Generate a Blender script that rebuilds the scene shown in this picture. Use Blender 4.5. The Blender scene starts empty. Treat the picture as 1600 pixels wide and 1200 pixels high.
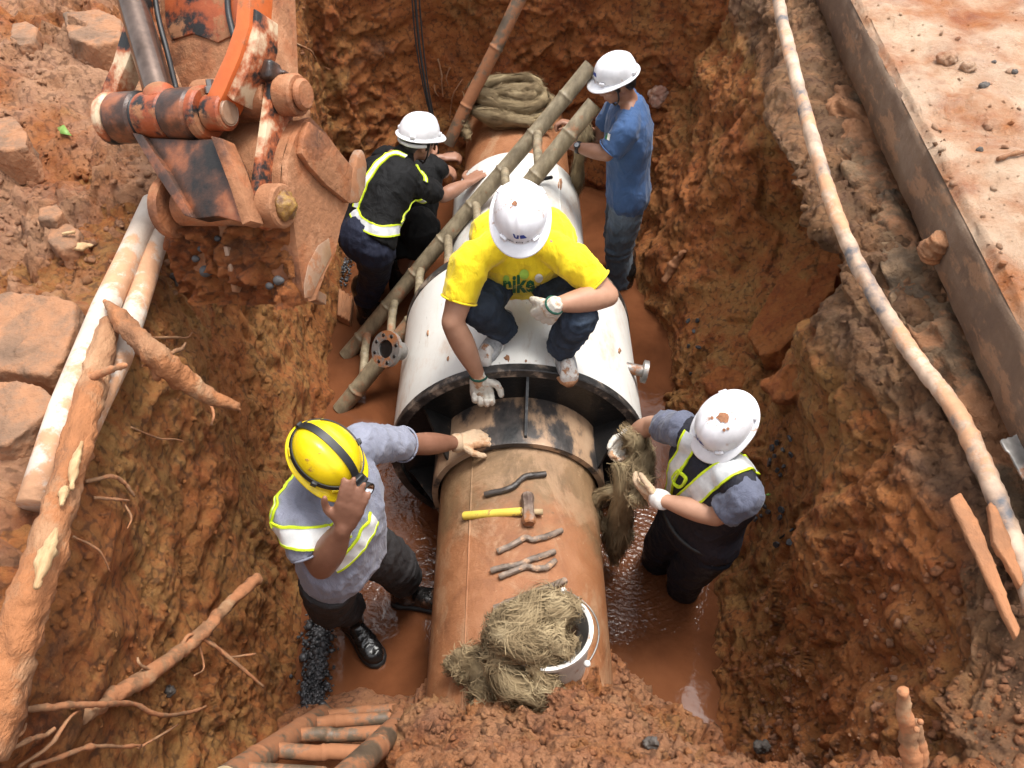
import bpy, bmesh, math, random
import numpy as np
from mathutils import Vector, Matrix
from mathutils.bvhtree import BVHTree
PI = math.pi
rnd = random.Random(7)
SC = bpy.context.scene
COL = SC.collection

# ---------------------------------------------------------------- camera, world, sun, exposure
CAM_H = 3.5
PITCH = 47.0
cam_d = bpy.data.cameras.new('camera')
cam = bpy.data.objects.new('camera', cam_d)
COL.objects.link(cam)
cam.location = (0, 0, CAM_H)
cam.rotation_euler = (math.radians(90 - PITCH), 0, 0)
cam_d.sensor_width = 36.0
cam_d.lens = 28.8
cam_d.clip_start = 0.05
cam_d.clip_end = 500
SC.camera = cam
SUN_EL, SUN_AZ = 76.0, 60.0            # azimuth measured from +Y towards +X
world = bpy.data.worlds.new('World')
SC.world = world
world.use_nodes = True
wn = world.node_tree.nodes
wl = world.node_tree.links
wn.clear()
w_out = wn.new('ShaderNodeOutputWorld')
w_bg = wn.new('ShaderNodeBackground')
w_sky = wn.new('ShaderNodeTexSky')
w_sky.sky_type = 'NISHITA'
w_sky.sun_disc = False
w_sky.sun_elevation = math.radians(SUN_EL)
w_sky.sun_rotation = math.radians(SUN_AZ)
w_sky.air_density = 1.0
w_sky.dust_density = 4.0
w_hs = wn.new('ShaderNodeHueSaturation')
w_hs.inputs['Saturation'].default_value = 0.22     # overcast: the sky is nearly white
wl.new(w_sky.outputs[0], w_hs.inputs['Color'])
wl.new(w_hs.outputs[0], w_bg.inputs['Color'])
w_bg.inputs['Strength'].default_value = 0.15
wl.new(w_bg.outputs[0], w_out.inputs['Surface'])
sun_d = bpy.data.lights.new('sun', 'SUN')
sun_d.energy = 1.5
sun_d.angle = math.radians(16)
sun_d.color = (1.0, 0.96, 0.89)
sun = bpy.data.objects.new('sun', sun_d)
COL.objects.link(sun)
_e, _a = math.radians(SUN_EL), math.radians(SUN_AZ)
_sv = Vector((math.sin(_a) * math.cos(_e), math.cos(_a) * math.cos(_e), math.sin(_e)))
sun.rotation_euler = _sv.to_track_quat('Z', 'Y').to_euler()
sun.location = _sv * 30
SC.view_settings.view_transform = 'Standard'
SC.view_settings.look = 'None'
SC.view_settings.gamma = 1.0
SC.view_settings.use_curve_mapping = False
SC.view_settings.exposure = 1.15

# ---------------------------------------------------------------- reading places off the photograph's perspective
CP, SP = math.cos(math.radians(PITCH)), math.sin(math.radians(PITCH))
FPX = 1280.0
EYE = np.array((0, 0, CAM_H))
def ray(u, v):
    r = (u - 800) / FPX
    k = (600 - v) / FPX
    return np.array((r, CP + k * SP, -SP + k * CP))
def P(u, v, x=None, y=None, z=None, t=None):
    d = ray(u, v)
    if t is None:
        if z is not None: t = (z - CAM_H) / d[2]
        elif y is not None: t = y / d[1]
        else: t = x / d[0]
    return EYE + d * t
def unit(v):
    v = np.asarray(v, float)
    return v / (np.linalg.norm(v) + 1e-12)

# ---------------------------------------------------------------- objects
ORG = {}
def tag(o, label=None, cat=None, group=None, kind=None):
    if label: o['label'] = label
    if cat: o['category'] = cat
    if group: o['group'] = group
    if kind: o['kind'] = kind
    return o
def make_mesh(name, V, F, mat=None, smooth=True):
    me = bpy.data.meshes.new(name)
    V = np.asarray(V, np.float32).reshape(-1, 3)
    if isinstance(F, np.ndarray):
        n, k = F.shape
        me.vertices.add(len(V)); me.vertices.foreach_set('co', V.ravel())
        me.loops.add(n * k); me.loops.foreach_set('vertex_index', F.astype(np.int32).ravel())
        me.polygons.add(n)
        me.polygons.foreach_set('loop_start', np.arange(0, n * k, k, dtype=np.int32))
        me.polygons.foreach_set('loop_total', np.full(n, k, np.int32))
        me.update(calc_edges=True)
    else:
        me.from_pydata([tuple(map(float, v)) for v in V], [], [tuple(int(i) for i in f) for f in F])
        me.update()
    if smooth:
        me.polygons.foreach_set('use_smooth', np.ones(len(me.polygons), bool))
    if mat: me.materials.append(mat)
    return me
def obj(name, VF, mat=None, parent=None, loc=None, smooth=True, auto=None):
    V, F = VF
    V = np.asarray(V, float).reshape(-1, 3)
    if parent is not None: org = ORG[parent.name]
    elif loc is not None: org = np.asarray(loc, float)
    else: org = np.array((V[:, 0].mean(), V[:, 1].mean(), V[:, 2].min()))
    me = make_mesh(name, V - org, F, mat, smooth)
    if smooth and auto is not None:
        sharp_by_angle(me, auto)
    o = bpy.data.objects.new(name, me)
    COL.objects.link(o)
    if parent is not None: o.parent = parent
    else: o.location = org
    ORG[o.name] = org
    return o
def sharp_by_angle(me, deg):
    bm = bmesh.new(); bm.from_mesh(me)
    a = math.radians(deg)
    for e in bm.edges:
        if len(e.link_faces) == 2 and e.calc_face_angle(0) > a: e.smooth = False
    bm.to_mesh(me); bm.free()
def empty(name, loc, label, cat, group=None):
    o = bpy.data.objects.new(name, None)
    o.empty_display_size = 0.1
    COL.objects.link(o)
    o.location = tuple(map(float, loc))
    ORG[o.name] = np.asarray(loc, float)
    return tag(o, label, cat, group)

# ---------------------------------------------------------------- shapes: every builder returns (V, F)
def join(parts):
    Vs, Fs, n = [], [], 0
    for V, F in parts:
        V = np.asarray(V, float).reshape(-1, 3)
        Vs.append(V)
        Fs += [tuple(int(i) + n for i in f) for f in F]
        n += len(V)
    return np.concatenate(Vs), Fs
def frames(pts):
    pts = np.asarray(pts, float)
    T = np.gradient(pts, axis=0)
    T /= np.linalg.norm(T, axis=1)[:, None] + 1e-12
    a = np.array((0, 0, 1.0)) if abs(T[0][2]) < .9 else np.array((1.0, 0, 0))
    n = unit(np.cross(T[0], a))
    N = [n]
    for i in range(1, len(pts)):
        n = n - T[i] * np.dot(n, T[i]); n = unit(n)
        N.append(n)
    N = np.array(N)
    return T, N, np.cross(T, N)
def tube(pts, rad, n=10, cap=True, wob=0.0, seed=0):
    pts = np.asarray(pts, float)
    m = len(pts)
    rad = np.broadcast_to(np.asarray(rad, float), (m,))
    T, N, B = frames(pts)
    th = np.arange(n) * 2 * PI / n
    R = rad[:, None] * np.ones((1, n))
    if wob:
        rg = np.random.RandomState(seed)
        w = rg.randn(m, n)
        for _ in range(2):
            w = (w + np.roll(w, 1, 1) + np.roll(w, -1, 1) + np.roll(w, 1, 0)) / 3
        R = R * (1 + wob * w)
    V = pts[:, None] + R[..., None] * (np.cos(th)[None, :, None] * N[:, None] + np.sin(th)[None, :, None] * B[:, None])
    V = V.reshape(-1, 3)
    F = []
    for i in range(m - 1):
        for j in range(n):
            k = (j + 1) % n
            F.append((i * n + j, i * n + k, (i + 1) * n + k, (i + 1) * n + j))
    if cap:
        c0, c1 = len(V), len(V) + 1
        V = np.concatenate([V, pts[:1], pts[-1:]])
        for j in range(n):
            k = (j + 1) % n
            F.append((c0, k, j)); F.append((c1, (m - 1) * n + j, (m - 1) * n + k))
    return V, F
def spline(pts, per=8):
    p = np.asarray(pts, float)
    p = np.concatenate([[2 * p[0] - p[1]], p, [2 * p[-1] - p[-2]]])
    out = []
    for i in range(1, len(p) - 2):
        for k in range(per):
            s = k / per
            a, b, c, d = p[i - 1], p[i], p[i + 1], p[i + 2]
            out.append(.5 * (2 * b + (c - a) * s + (2 * a - 5 * b + 4 * c - d) * s * s + (3 * b - a - 3 * c + d) * s ** 3))
    out.append(p[-2])
    return np.array(out)
def loft(cs, A, B, ra, rb, n=20, power=2.0):
    cs = np.asarray(cs, float); m = len(cs)
    A = np.broadcast_to(np.asarray(A, float), (m, 3)); B = np.broadcast_to(np.asarray(B, float), (m, 3))
    ra = np.broadcast_to(np.asarray(ra, float), (m,)); rb = np.broadcast_to(np.asarray(rb, float), (m,))
    th = np.arange(n) * 2 * PI / n
    c, s = np.cos(th), np.sin(th)
    c = np.sign(c) * np.abs(c) ** (2 / power); s = np.sign(s) * np.abs(s) ** (2 / power)
    V = cs[:, None] + (ra[:, None] * c)[..., None] * A[:, None] + (rb[:, None] * s)[..., None] * B[:, None]
    V = V.reshape(-1, 3)
    F = []
    for i in range(m - 1):
        for j in range(n):
            k = (j + 1) % n
            F.append((i * n + j, i * n + k, (i + 1) * n + k, (i + 1) * n + j))
    F.append(tuple(range(n))[::-1]); F.append(tuple((m - 1) * n + j for j in range(n)))
    return V, F
def bone(a, b, ra, rb, n=12, prof=None, seg=8):
    a, b = np.asarray(a, float), np.asarray(b, float)
    d = unit(b - a)
    ts = np.linspace(0, 1, seg)
    pts = [a - d * ra * .95, a - d * ra * .7]
    rr = [ra * .3, ra * .72]
    for t in ts:
        pts.append(a + (b - a) * t)
        r = ra + (rb - ra) * t
        if prof: r *= 1 + prof * math.sin(PI * min(1, t * 1.15))
        rr.append(r)
    pts += [b + d * rb * .7, b + d * rb * .95]
    rr += [rb * .72, rb * .3]
    return tube(pts, rr, n)
def ellip(c, A, B, C, n=14, m=10):
    c, A, B, C = (np.asarray(q, float) for q in (c, A, B, C))
    V = [c - C]
    for i in range(1, m):
        f = -PI / 2 + PI * i / m
        for j in range(n):
            t = 2 * PI * j / n
            V.append(c + math.cos(f) * (math.cos(t) * A + math.sin(t) * B) + math.sin(f) * C)
    V.append(c + C)
    F = []
    for j in range(n): F.append((0, 1 + (j + 1) % n, 1 + j))
    for i in range(m - 2):
        for j in range(n):
            k = (j + 1) % n
            F.append((1 + i * n + j, 1 + i * n + k, 1 + (i + 1) * n + k, 1 + (i + 1) * n + j))
    e = len(V) - 1
    for j in range(n): F.append((e, 1 + (m - 2) * n + j, 1 + (m - 2) * n + (j + 1) % n))
    return np.array(V), F
def ball(c, r, n=12):
    return ellip(c, (r, 0, 0), (0, r, 0), (0, 0, r), n, max(6, n // 2 + 2))
def box(c, X, Y, Z, bev=0.0):
    """c centre; X, Y, Z half-extent vectors"""
    c, X, Y, Z = (np.asarray(q, float) for q in (c, X, Y, Z))
    V = [c + i * X + j * Y + k * Z for k in (-1, 1) for j in (-1, 1) for i in (-1, 1)]
    F = [(0, 2, 3, 1), (4, 5, 7, 6), (0, 1, 5, 4), (2, 6, 7, 3), (0, 4, 6, 2), (1, 3, 7, 5)]
    if np.dot(np.cross(X, Y), Z) < 0: F = [f[::-1] for f in F]
    if bev: return bevel((np.array(V), F), bev)
    return np.array(V), F
def bevel(VF, w, seg=2):
    bm = bmesh.new()
    vs = [bm.verts.new(tuple(map(float, v))) for v in VF[0]]
    for f in VF[1]:
        try: bm.faces.new([vs[i] for i in f])
        except ValueError: pass
    bmesh.ops.recalc_face_normals(bm, faces=bm.faces)
    bmesh.ops.bevel(bm, geom=[e for e in bm.edges if len(e.link_faces) == 2 and e.calc_face_angle(0) > .5], offset=w, segments=seg, affect='EDGES', profile=.5, clamp_overlap=True)
    bm.verts.index_update()
    V = np.array([v.co[:] for v in bm.verts]); F = [tuple(v.index for v in f.verts) for f in bm.faces]
    bm.free()
    return V, F
def prism(outline, vec, bev=0.0):
    """closed 3D outline swept by vec"""
    o = np.asarray(outline, float); vec = np.asarray(vec, float); n = len(o)
    V = np.concatenate([o, o + vec])
    F = [tuple(range(n)), tuple(range(2 * n - 1, n - 1, -1))]
    for i in range(n):
        k = (i + 1) % n
        F.append((k, i, n + i, n + k))
    if bev: return bevel((V, F), bev)
    return V, F
def lathe(prof, c, ax, n=64, a0=0.0, a1=2 * PI):
    """prof list of (distance along ax, radius)"""
    c = np.asarray(c, float); ax = unit(ax)
    r0 = np.array((0, 0, 1.0)) if abs(ax[2]) < .9 else np.array((1.0, 0, 0))
    N = unit(np.cross(ax, r0)); B = np.cross(ax, N)
    full = abs(a1 - a0 - 2 * PI) < 1e-6
    k = n if full else n + 1
    th = a0 + (a1 - a0) * np.arange(k) / n
    V = np.concatenate([c + ax * s + r * (np.cos(th)[:, None] * N + np.sin(th)[:, None] * B) for s, r in prof])
    F = []
    for i in range(len(prof) - 1):
        for j in range(n):
            q = (j + 1) % k
            F.append((i * k + j, i * k + q, (i + 1) * k + q, (i + 1) * k + j))
    return V, F
def xform(VF, M):
    V = np.asarray(VF[0], float)
    return V @ M[:3, :3].T + M[:3, 3], VF[1]

# ---------------------------------------------------------------- noise
_rs = np.random.RandomState(3)
_perm = _rs.permutation(256); _perm = np.concatenate([_perm, _perm, _perm])
_grad = _rs.randn(256, 3); _grad /= np.linalg.norm(_grad, axis=1)[:, None]
def pnoise(p):
    p = np.asarray(p, float)
    i = np.floor(p).astype(np.int64); f = p - i
    u = f * f * f * (f * (f * 6 - 15) + 10)
    i &= 255
    out = np.zeros(len(p))
    for dx in (0, 1):
        for dy in (0, 1):
            for dz in (0, 1):
                h = _perm[_perm[_perm[i[:, 0] + dx] + i[:, 1] + dy] + i[:, 2] + dz]
                g = _grad[h]
                d = (g * (f - np.array((dx, dy, dz)))).sum(1)
                w = (u[:, 0] if dx else 1 - u[:, 0]) * (u[:, 1] if dy else 1 - u[:, 1]) * (u[:, 2] if dz else 1 - u[:, 2])
                out += d * w
    return out * 1.5
def fbm(p, oct=4, gain=.5, lac=2.03):
    s, a = 0, 1.0
    p = np.asarray(p, float)
    for _ in range(oct):
        s = s + a * pnoise(p); p = p * lac + 17.3; a *= gain
    return s
def ridged(p, oct=3):
    s, a = 0, 1.0
    p = np.asarray(p, float)
    for _ in range(oct):
        s = s + a * (1 - 2 * np.abs(pnoise(p))); p = p * 2.1 + 9.1; a *= .5
    return s
_wpt = _rs.rand(256, 3)
def worley(p):
    p = np.asarray(p, float)
    i = np.floor(p).astype(np.int64); f = p - i
    best = np.full(len(p), 9.0)
    for dx in (-1, 0, 1):
        for dy in (-1, 0, 1):
            for dz in (-1, 0, 1):
                h = _perm[_perm[_perm[(i[:, 0] + dx) & 255] + ((i[:, 1] + dy) & 255)] + ((i[:, 2] + dz) & 255)]
                d = ((np.array((dx, dy, dz)) + _wpt[h] - f) ** 2).sum(1)
                best = np.minimum(best, d)
    return np.sqrt(best)
def cellrand(p):
    """a constant per Voronoi cell: blocks that broke away along flat faces"""
    p = np.asarray(p, float)
    i = np.floor(p).astype(np.int64); f = p - i
    best = np.full(len(p), 9.0); val = np.zeros(len(p))
    for dx in (-1, 0, 1):
        for dy in (-1, 0, 1):
            for dz in (-1, 0, 1):
                h = _perm[_perm[_perm[(i[:, 0] + dx) & 255] + ((i[:, 1] + dy) & 255)] + ((i[:, 2] + dz) & 255)]
                g = np.array((dx, dy, dz)) + _wpt[h] - f
                d = (g ** 2).sum(1); m = d < best
                best = np.where(m, d, best); val = np.where(m, _wpt[h][:, 0] * 2 - 1 + (g * (_wpt[h] - .5)).sum(1) * 1.5, val)
    return val
def sstep(a, b, x):
    t = np.clip((np.asarray(x, float) - a) / (b - a), 0, 1)
    return t * t * (3 - 2 * t)

# ---------------------------------------------------------------- fuse closed pieces into one continuous skin
def fuse(parts, voxel=.006, smooth=4, disp=None):
    V, F = join(parts)
    me = make_mesh('tmp', V, F, None, False)
    o = bpy.data.objects.new('tmp', me); COL.objects.link(o)
    m = o.modifiers.new('r', 'REMESH'); m.mode = 'VOXEL'; m.voxel_size = voxel; m.adaptivity = 0
    if smooth:
        s = o.modifiers.new('s', 'SMOOTH'); s.factor = .5; s.iterations = smooth
    dg = bpy.context.evaluated_depsgraph_get()
    e = bpy.data.meshes.new_from_object(o.evaluated_get(dg))
    nv = len(e.vertices)
    W = np.empty(nv * 3, np.float32); e.vertices.foreach_get('co', W); W = W.reshape(-1, 3).astype(float)
    Q = np.empty(len(e.loops), np.int32); e.loops.foreach_get('vertex_index', Q); Q = Q.reshape(-1, 4)
    if disp is not None:
        N = np.empty(nv * 3, np.float32); e.vertices.foreach_get('normal', N); N = N.reshape(-1, 3)
        W = W + N * disp(W, N)[:, None]
    bpy.data.objects.remove(o); bpy.data.meshes.remove(me); bpy.data.meshes.remove(e)
    return W, Q
def bvh_of(VF):
    return BVHTree.FromPolygons([tuple(v) for v in np.asarray(VF[0]).tolist()], [tuple(f) for f in (VF[1].tolist() if isinstance(VF[1], np.ndarray) else VF[1])])

# ---------------------------------------------------------------- materials
def lin(c):
    """sRGB 0-255 triple to linear"""
    return tuple(((x / 255) / 12.92 if x / 255 <= .04045 else ((x / 255 + .055) / 1.055) ** 2.4) for x in c)
class NB:
    def __init__(s, name):
        s.m = bpy.data.materials.new(name); s.m.use_nodes = True
        s.t = s.m.node_tree; s.t.nodes.clear()
        s.out = s.n('ShaderNodeOutputMaterial'); s.b = s.n('ShaderNodeBsdfPrincipled')
        s.t.links.new(s.b.outputs[0], s.out.inputs['Surface'])
        s.tc = s.n('ShaderNodeTexCoord')
    def n(s, typ, **k):
        q = s.t.nodes.new(typ)
        for a, v in k.items(): setattr(q, a, v)
        return q
    def put(s, sock, v):
        if isinstance(v, bpy.types.NodeSocket): s.t.links.new(v, sock)
        elif isinstance(v, tuple) and len(v) == 3 and sock.type == 'RGBA': sock.default_value = (*v, 1)
        else: sock.default_value = v
    def coord(s, scale=(1, 1, 1), world=False, rot=(0, 0, 0)):
        mp = s.n('ShaderNodeMapping')
        src = s.n('ShaderNodeNewGeometry').outputs['Position'] if world else s.tc.outputs['Object']
        s.t.links.new(src, mp.inputs[0]); mp.inputs['Scale'].default_value = scale; mp.inputs['Rotation'].default_value = rot
        return mp.outputs[0]
    def noise(s, scale, co, detail=6, rough=.6, dist=0.0):
        q = s.n('ShaderNodeTexNoise'); s.put(q.inputs['Vector'], co); q.inputs['Scale'].default_value = scale
        q.inputs['Detail'].default_value = detail; q.inputs['Roughness'].default_value = rough; q.inputs['Distortion'].default_value = dist
        return q.outputs[0]
    def vor(s, scale, co, feat='F1'):
        q = s.n('ShaderNodeTexVoronoi'); s.put(q.inputs['Vector'], co); q.inputs['Scale'].default_value = scale; q.feature = feat
        return q
    def ramp(s, fac, cols):
        q = s.n('ShaderNodeValToRGB'); s.put(q.inputs[0], fac)
        e = q.color_ramp.elements
        while len(e) > 1: e.remove(e[-1])
        e[0].position = cols[0][0]; e[0].color = (*cols[0][1], 1)
        for p, c in cols[1:]:
            k = e.new(p); k.color = (*c, 1)
        return q.outputs[0]
    def step(s, fac, a, b):
        q = s.n('ShaderNodeMapRange'); q.interpolation_type = 'SMOOTHSTEP'; s.put(q.inputs[0], fac)
        q.inputs[1].default_value = a; q.inputs[2].default_value = b
        return q.outputs[0]
    def mix(s, fac, a, b, mode='MIX'):
        q = s.n('ShaderNodeMix', data_type='RGBA', blend_type=mode)
        s.put(q.inputs[0], fac); s.put(q.inputs[6], a); s.put(q.inputs[7], b)
        return q.outputs[2]
    def math(s, op, a, b=0.0, c=0.0):
        q = s.n('ShaderNodeMath', operation=op); s.put(q.inputs[0], a); s.put(q.inputs[1], b)
        if len(q.inputs) > 2: s.put(q.inputs[2], c)
        return q.outputs[0]
    def bump(s, h, strength, dist, prev=None):
        q = s.n('ShaderNodeBump'); q.inputs['Strength'].default_value = strength; q.inputs['Distance'].default_value = dist
        s.put(q.inputs['Height'], h)
        if prev is not None: s.t.links.new(prev, q.inputs['Normal'])
        return q.outputs[0]
    def done(s, col, rough=.7, normal=None, metal=0.0, spec=.5, **k):
        s.put(s.b.inputs['Base Color'], col); s.put(s.b.inputs['Roughness'], rough)
        s.put(s.b.inputs['Metallic'], metal); s.b.inputs['Specular IOR Level'].default_value = spec
        if normal is not None: s.t.links.new(normal, s.b.inputs['Normal'])
        for a, v in k.items(): s.b.inputs[a].default_value = v
        return s.m
def M(name, cols, scale=8, rough=.7, bump=.3, bscale=60, bdist=.004, metal=0.0, stretch=(1, 1, 1), mud=0.0, mudcol=(.34, .14, .055), mudscale=7, detail=6, spec=.5, world=False, **kw):
    b = NB(name); co = b.coord(stretch, world)
    n1 = b.noise(scale, co, detail)
    c = b.ramp(n1, cols) if isinstance(cols, list) else b.mix(b.step(n1, .3, .7), tuple(x * .82 for x in cols), tuple(min(1, x * 1.12) for x in cols))
    r = rough
    if mud > 0:
        mn = b.noise(mudscale, b.coord((1, 1, 1), world), 10, .68)
        f = b.step(mn, .62 - mud * .35, .72 - mud * .35)
        mc = b.mix(b.noise(mudscale * 6, co, 4), tuple(x * .7 for x in mudcol), tuple(min(1, x * 1.3) for x in mudcol))
        c = b.mix(f, c, mc)
        r = b.math('MULTIPLY_ADD', f, .85 - rough, rough)
    nb = b.bump(b.noise(bscale, co, 5, .65), bump, bdist)
    if mud > 0: nb = b.bump(f, .4, .002, nb)
    return b.done(c, r, nb, metal, spec, **kw)

RED, ORG_, OCH, DRK = (.34, .092, .022), (.44, .148, .037), (.42, .235, .065), (.085, .030, .012)
def soil(name, ochre=.35, dark=.35, streak=None, grey=.2, pale=0.0, rough=.82, wet=0.0, fine=.78, top=None):
    b = NB(name); co = b.coord((1, 1, 1), True); cs = b.coord(streak or (1, 1, 1), True)
    big = b.noise(1.3, co, 5, .6, .6)
    mid = b.noise(5.5, cs, 9, .68, .4)
    fin = b.noise(38, co, 10, .78)
    crumb = b.vor(46, co)
    c = b.ramp(mid, [(.22, DRK), (.40, RED), (.55, ORG_), (.78, (.44, .17, .06))])
    f = b.math('MULTIPLY', b.step(big, .62 - ochre * .35, .80 - ochre * .3), b.step(b.noise(9, cs, 9, .7), .36, .62))
    c = b.mix(f, c, b.mix(b.noise(24, cs, 6, .7), (.31, .125, .034), (.52, .285, .090)))
    f2 = b.step(b.noise(2.1, b.coord((1, 1, 1.2), True), 7, .66, .8), .70 - dark * .3, .82 - dark * .3)
    c = b.mix(b.math('MULTIPLY', f2, .8), c, b.mix(b.noise(20, co, 5), (.07, .033, .02), (.17, .075, .038)))
    f3 = b.step(b.noise(3.1, co, 10, .72, 1.2), .72 - grey * .2, .77 - grey * .2)
    c = b.mix(b.math('MULTIPLY', f3, .75), c, b.mix(fin, (.065, .057, .05), (.2, .165, .13)))
    f4 = b.step(b.noise(19, co, 8, .72), .66, .74)
    c = b.mix(b.math('MULTIPLY', f4, .55), c, (.56, .36, .19))
    if pale: c = b.mix(b.math('MULTIPLY', b.step(b.noise(2.4, co, 8, .65), .32, .62), pale), c, (.70, .50, .345))
    if top:                                   # the upper layer is greyer topsoil
        zz = b.n('ShaderNodeSeparateXYZ'); b.put(zz.inputs[0], b.n('ShaderNodeNewGeometry').outputs['Position'])
        ft = b.math('MULTIPLY', b.step(b.math('MULTIPLY_ADD', big, .5, zz.outputs[2]), top + .20, top + .32), .8)
        c = b.mix(ft, c, b.ramp(mid, [(.25, (.075, .055, .038)), (.45, (.20, .125, .075)), (.6, (.36, .19, .095)), (.8, (.42, .30, .20))]))
    c = b.mix(b.math('MULTIPLY', b.step(fin, .70, .28), fine), c, b.mix(.5, c, (.06, .025, .012)))
    c = b.mix(b.math('MULTIPLY', b.step(crumb.outputs['Distance'], .55, .85), fine * .8), c, (.07, .028, .014))
    f5 = b.step(b.noise(58, co, 6, .75), .60, .70)
    c = b.mix(b.math('MULTIPLY', f5, .35), c, (.52, .27, .12))
    n1 = b.bump(fin, 1.0, .020)
    n2 = b.bump(crumb.outputs['Distance'], -.5, .010, n1)
    n3 = b.bump(b.noise(95, co, 7, .75), 1.0, .008, n2)
    r = b.math('MULTIPLY_ADD', b.step(b.noise(4, co, 5), .4, .7), -wet, rough)
    return b.done(c, r, n3, 0, .35)
# ================================================================ THE SETTING
HIT = []                                   # BVHs of the earth, to rest things on
def sheet(name, fn, na, nb, mat, amp=1.0, extra=None, flip=False, kind='structure', lumpy=1.0):
    a, b = np.meshgrid(np.linspace(0, 1, na), np.linspace(0, 1, nb), indexing='ij')
    Pn = fn(a.ravel(), b.ravel()).reshape(na, nb, 3)
    da = np.gradient(Pn, axis=0); db = np.gradient(Pn, axis=1)
    N = np.cross(da, db); N /= np.linalg.norm(N, axis=2)[..., None] + 1e-12
    if flip: N = -N
    p = Pn.reshape(-1, 3); n = N.reshape(-1, 3)
    wob = np.stack([fbm(p * 2.2 + 5, 2), fbm(p * 2.2 + 25, 2), fbm(p * 2.2 + 45, 2)], 1) * .1
    q = p + wob
    rough = sstep(-.35, .35, fbm(p * 1.1 + 31, 2))             # some faces are scraped smooth, some crumble
    d = .085 * fbm(q * 1.5, 3) + .020 * ridged(q * 4.2, 2) + .030 * fbm(q * 5 + 9, 3) + (.008 + .014 * rough) * fbm(q * 13, 3)
    cl = np.clip(.62 - worley(q * 15), 0, 1); cl2 = np.clip(.6 - worley(q * 33 + 7), 0, 1)
    d += lumpy * ((.006 + .034 * rough) * cl + (.003 + .016 * rough) * cl2) + (1 - lumpy) * (.05 * np.abs(fbm(q * 9, 4)) + .02 * fbm(p * 30, 3))
    blk = cellrand(q * np.array((3.2, 3.2, 2.4)) + .35 * wob * 10); blk2 = cellrand(q * 8.5 + 3)
    d += (.034 * blk + .020 * blk2) * (.35 + .65 * rough)
    d += (.006 + .006 * rough) * fbm(p * 42, 3)
    if extra is not None: d = d * extra(p, n)
    p = p + n * (d * amp)[:, None]
    i = np.arange(na - 1)[:, None] * nb + np.arange(nb - 1)[None]
    F = np.stack([i, i + nb, i + nb + 1, i + 1], -1).reshape(-1, 4)
    if flip: F = F[:, ::-1]
    o = obj(name, (p, F), mat, loc=(0, 0, 0))
    o['kind'] = kind
    HIT.append(bvh_of((p, F)))
    return o
def path_fn(stations, axis='y', lo=0, hi=1):
    """stations: list of (s, [(p, z), ...]); a runs along s, b along the profile by arc length"""
    S = np.array([s for s, _ in stations]); n = 90
    prof = []
    for _, pts in stations:
        q = spline(np.array([(x, 0, z) for x, z in pts]), 12)[:, [0, 2]]
        L = np.concatenate([[0], np.cumsum(np.linalg.norm(np.diff(q, axis=0), axis=1))]); L /= L[-1]
        prof.append(q)
    prof = np.array(prof)                    # same number of control points, so they blend point by point
    K = prof.shape[1]
    w = np.linalg.norm(np.diff(prof.mean(0), axis=0), axis=1)
    Lm = np.concatenate([[0], np.cumsum(w)]); Lm /= Lm[-1]
    def fn(a, b):
        s = S[0] + (S[-1] - S[0]) * a
        k = np.clip(np.searchsorted(S, s) - 1, 0, len(S) - 2)
        t = (s - S[k]) / (S[k + 1] - S[k]); t = t * t * (3 - 2 * t)
        out = np.zeros((len(a), 2))
        for dim in (0, 1):
            A = np.zeros(len(a)); 
            for j in range(len(S)):
                m = k == j
                if m.any():
                    v0 = np.interp(b[m], Lm, prof[j, :, dim]); v1 = np.interp(b[m], Lm, prof[j + 1, :, dim])
                    A[m] = v0 * (1 - t[m]) + v1 * t[m]
            out[:, dim] = A
        return np.stack([out[:, 0], s, out[:, 1]], 1)
    return fn

m_left = soil('golden_scraped_clay', ochre=.85, dark=.34, streak=(1.6, 1.6, .55), grey=.05)
m_top = soil('brown_topsoil', ochre=.25, dark=.28, grey=.3, pale=.42, fine=.65)
m_right = soil('red_clay', ochre=.80, dark=.22, grey=.2, top=1.42)
m_far = soil('orange_clay', ochre=.34, dark=.42, grey=.22)
m_near = soil('crumbly_orange_soil', ochre=.3, dark=.25, grey=.15, pale=.25)
m_slabmud = soil('pale_wet_mud', ochre=.1, dark=-.6, grey=-.6, pale=.99, wet=.5, rough=.68, fine=.06)

# left wall of the trench
lw = lambda dx, z: [(-1.75 + dx, z - .05), (-1.45 + dx, z), (-1.27 + dx, z - .02), (-1.19 + dx, z - .14), (-1.17 + dx, 1.2), (-1.14 + dx, .7), (-1.07 + dx, .25), (-.99 + dx, -.05), (-.88 + dx, -.4)]
sheet('trench_wall', path_fn([(-.3, lw(.02, 1.72)), (.8, lw(.06, 1.72)), (1.8, lw(.03, 1.74)), (2.8, lw(-.09, 1.72)), (4.0, lw(-.15, 1.75)), (5.9, lw(-.06, 1.8))]), 540, 250, m_left, .66, flip=True)
# left bank: uneven broken ground behind the brink
def left_top(a, b):
    x = -1.33 - b ** 1.7 * 7.0; y = -.5 + a * 9.5
    z = 1.70 - .16 * sstep(.05, .0, b) + .12 * b + .07 * np.sin(x * 3.1 + y * 1.7) * sstep(-1.5, -2.2, x) + .05 * sstep(-1.6, -2.4, x)
    return np.stack([x + .03 * np.sin(y * 2), y, z], 1)
sheet('ground', left_top, 460, 210, m_top, 1.5)
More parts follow.
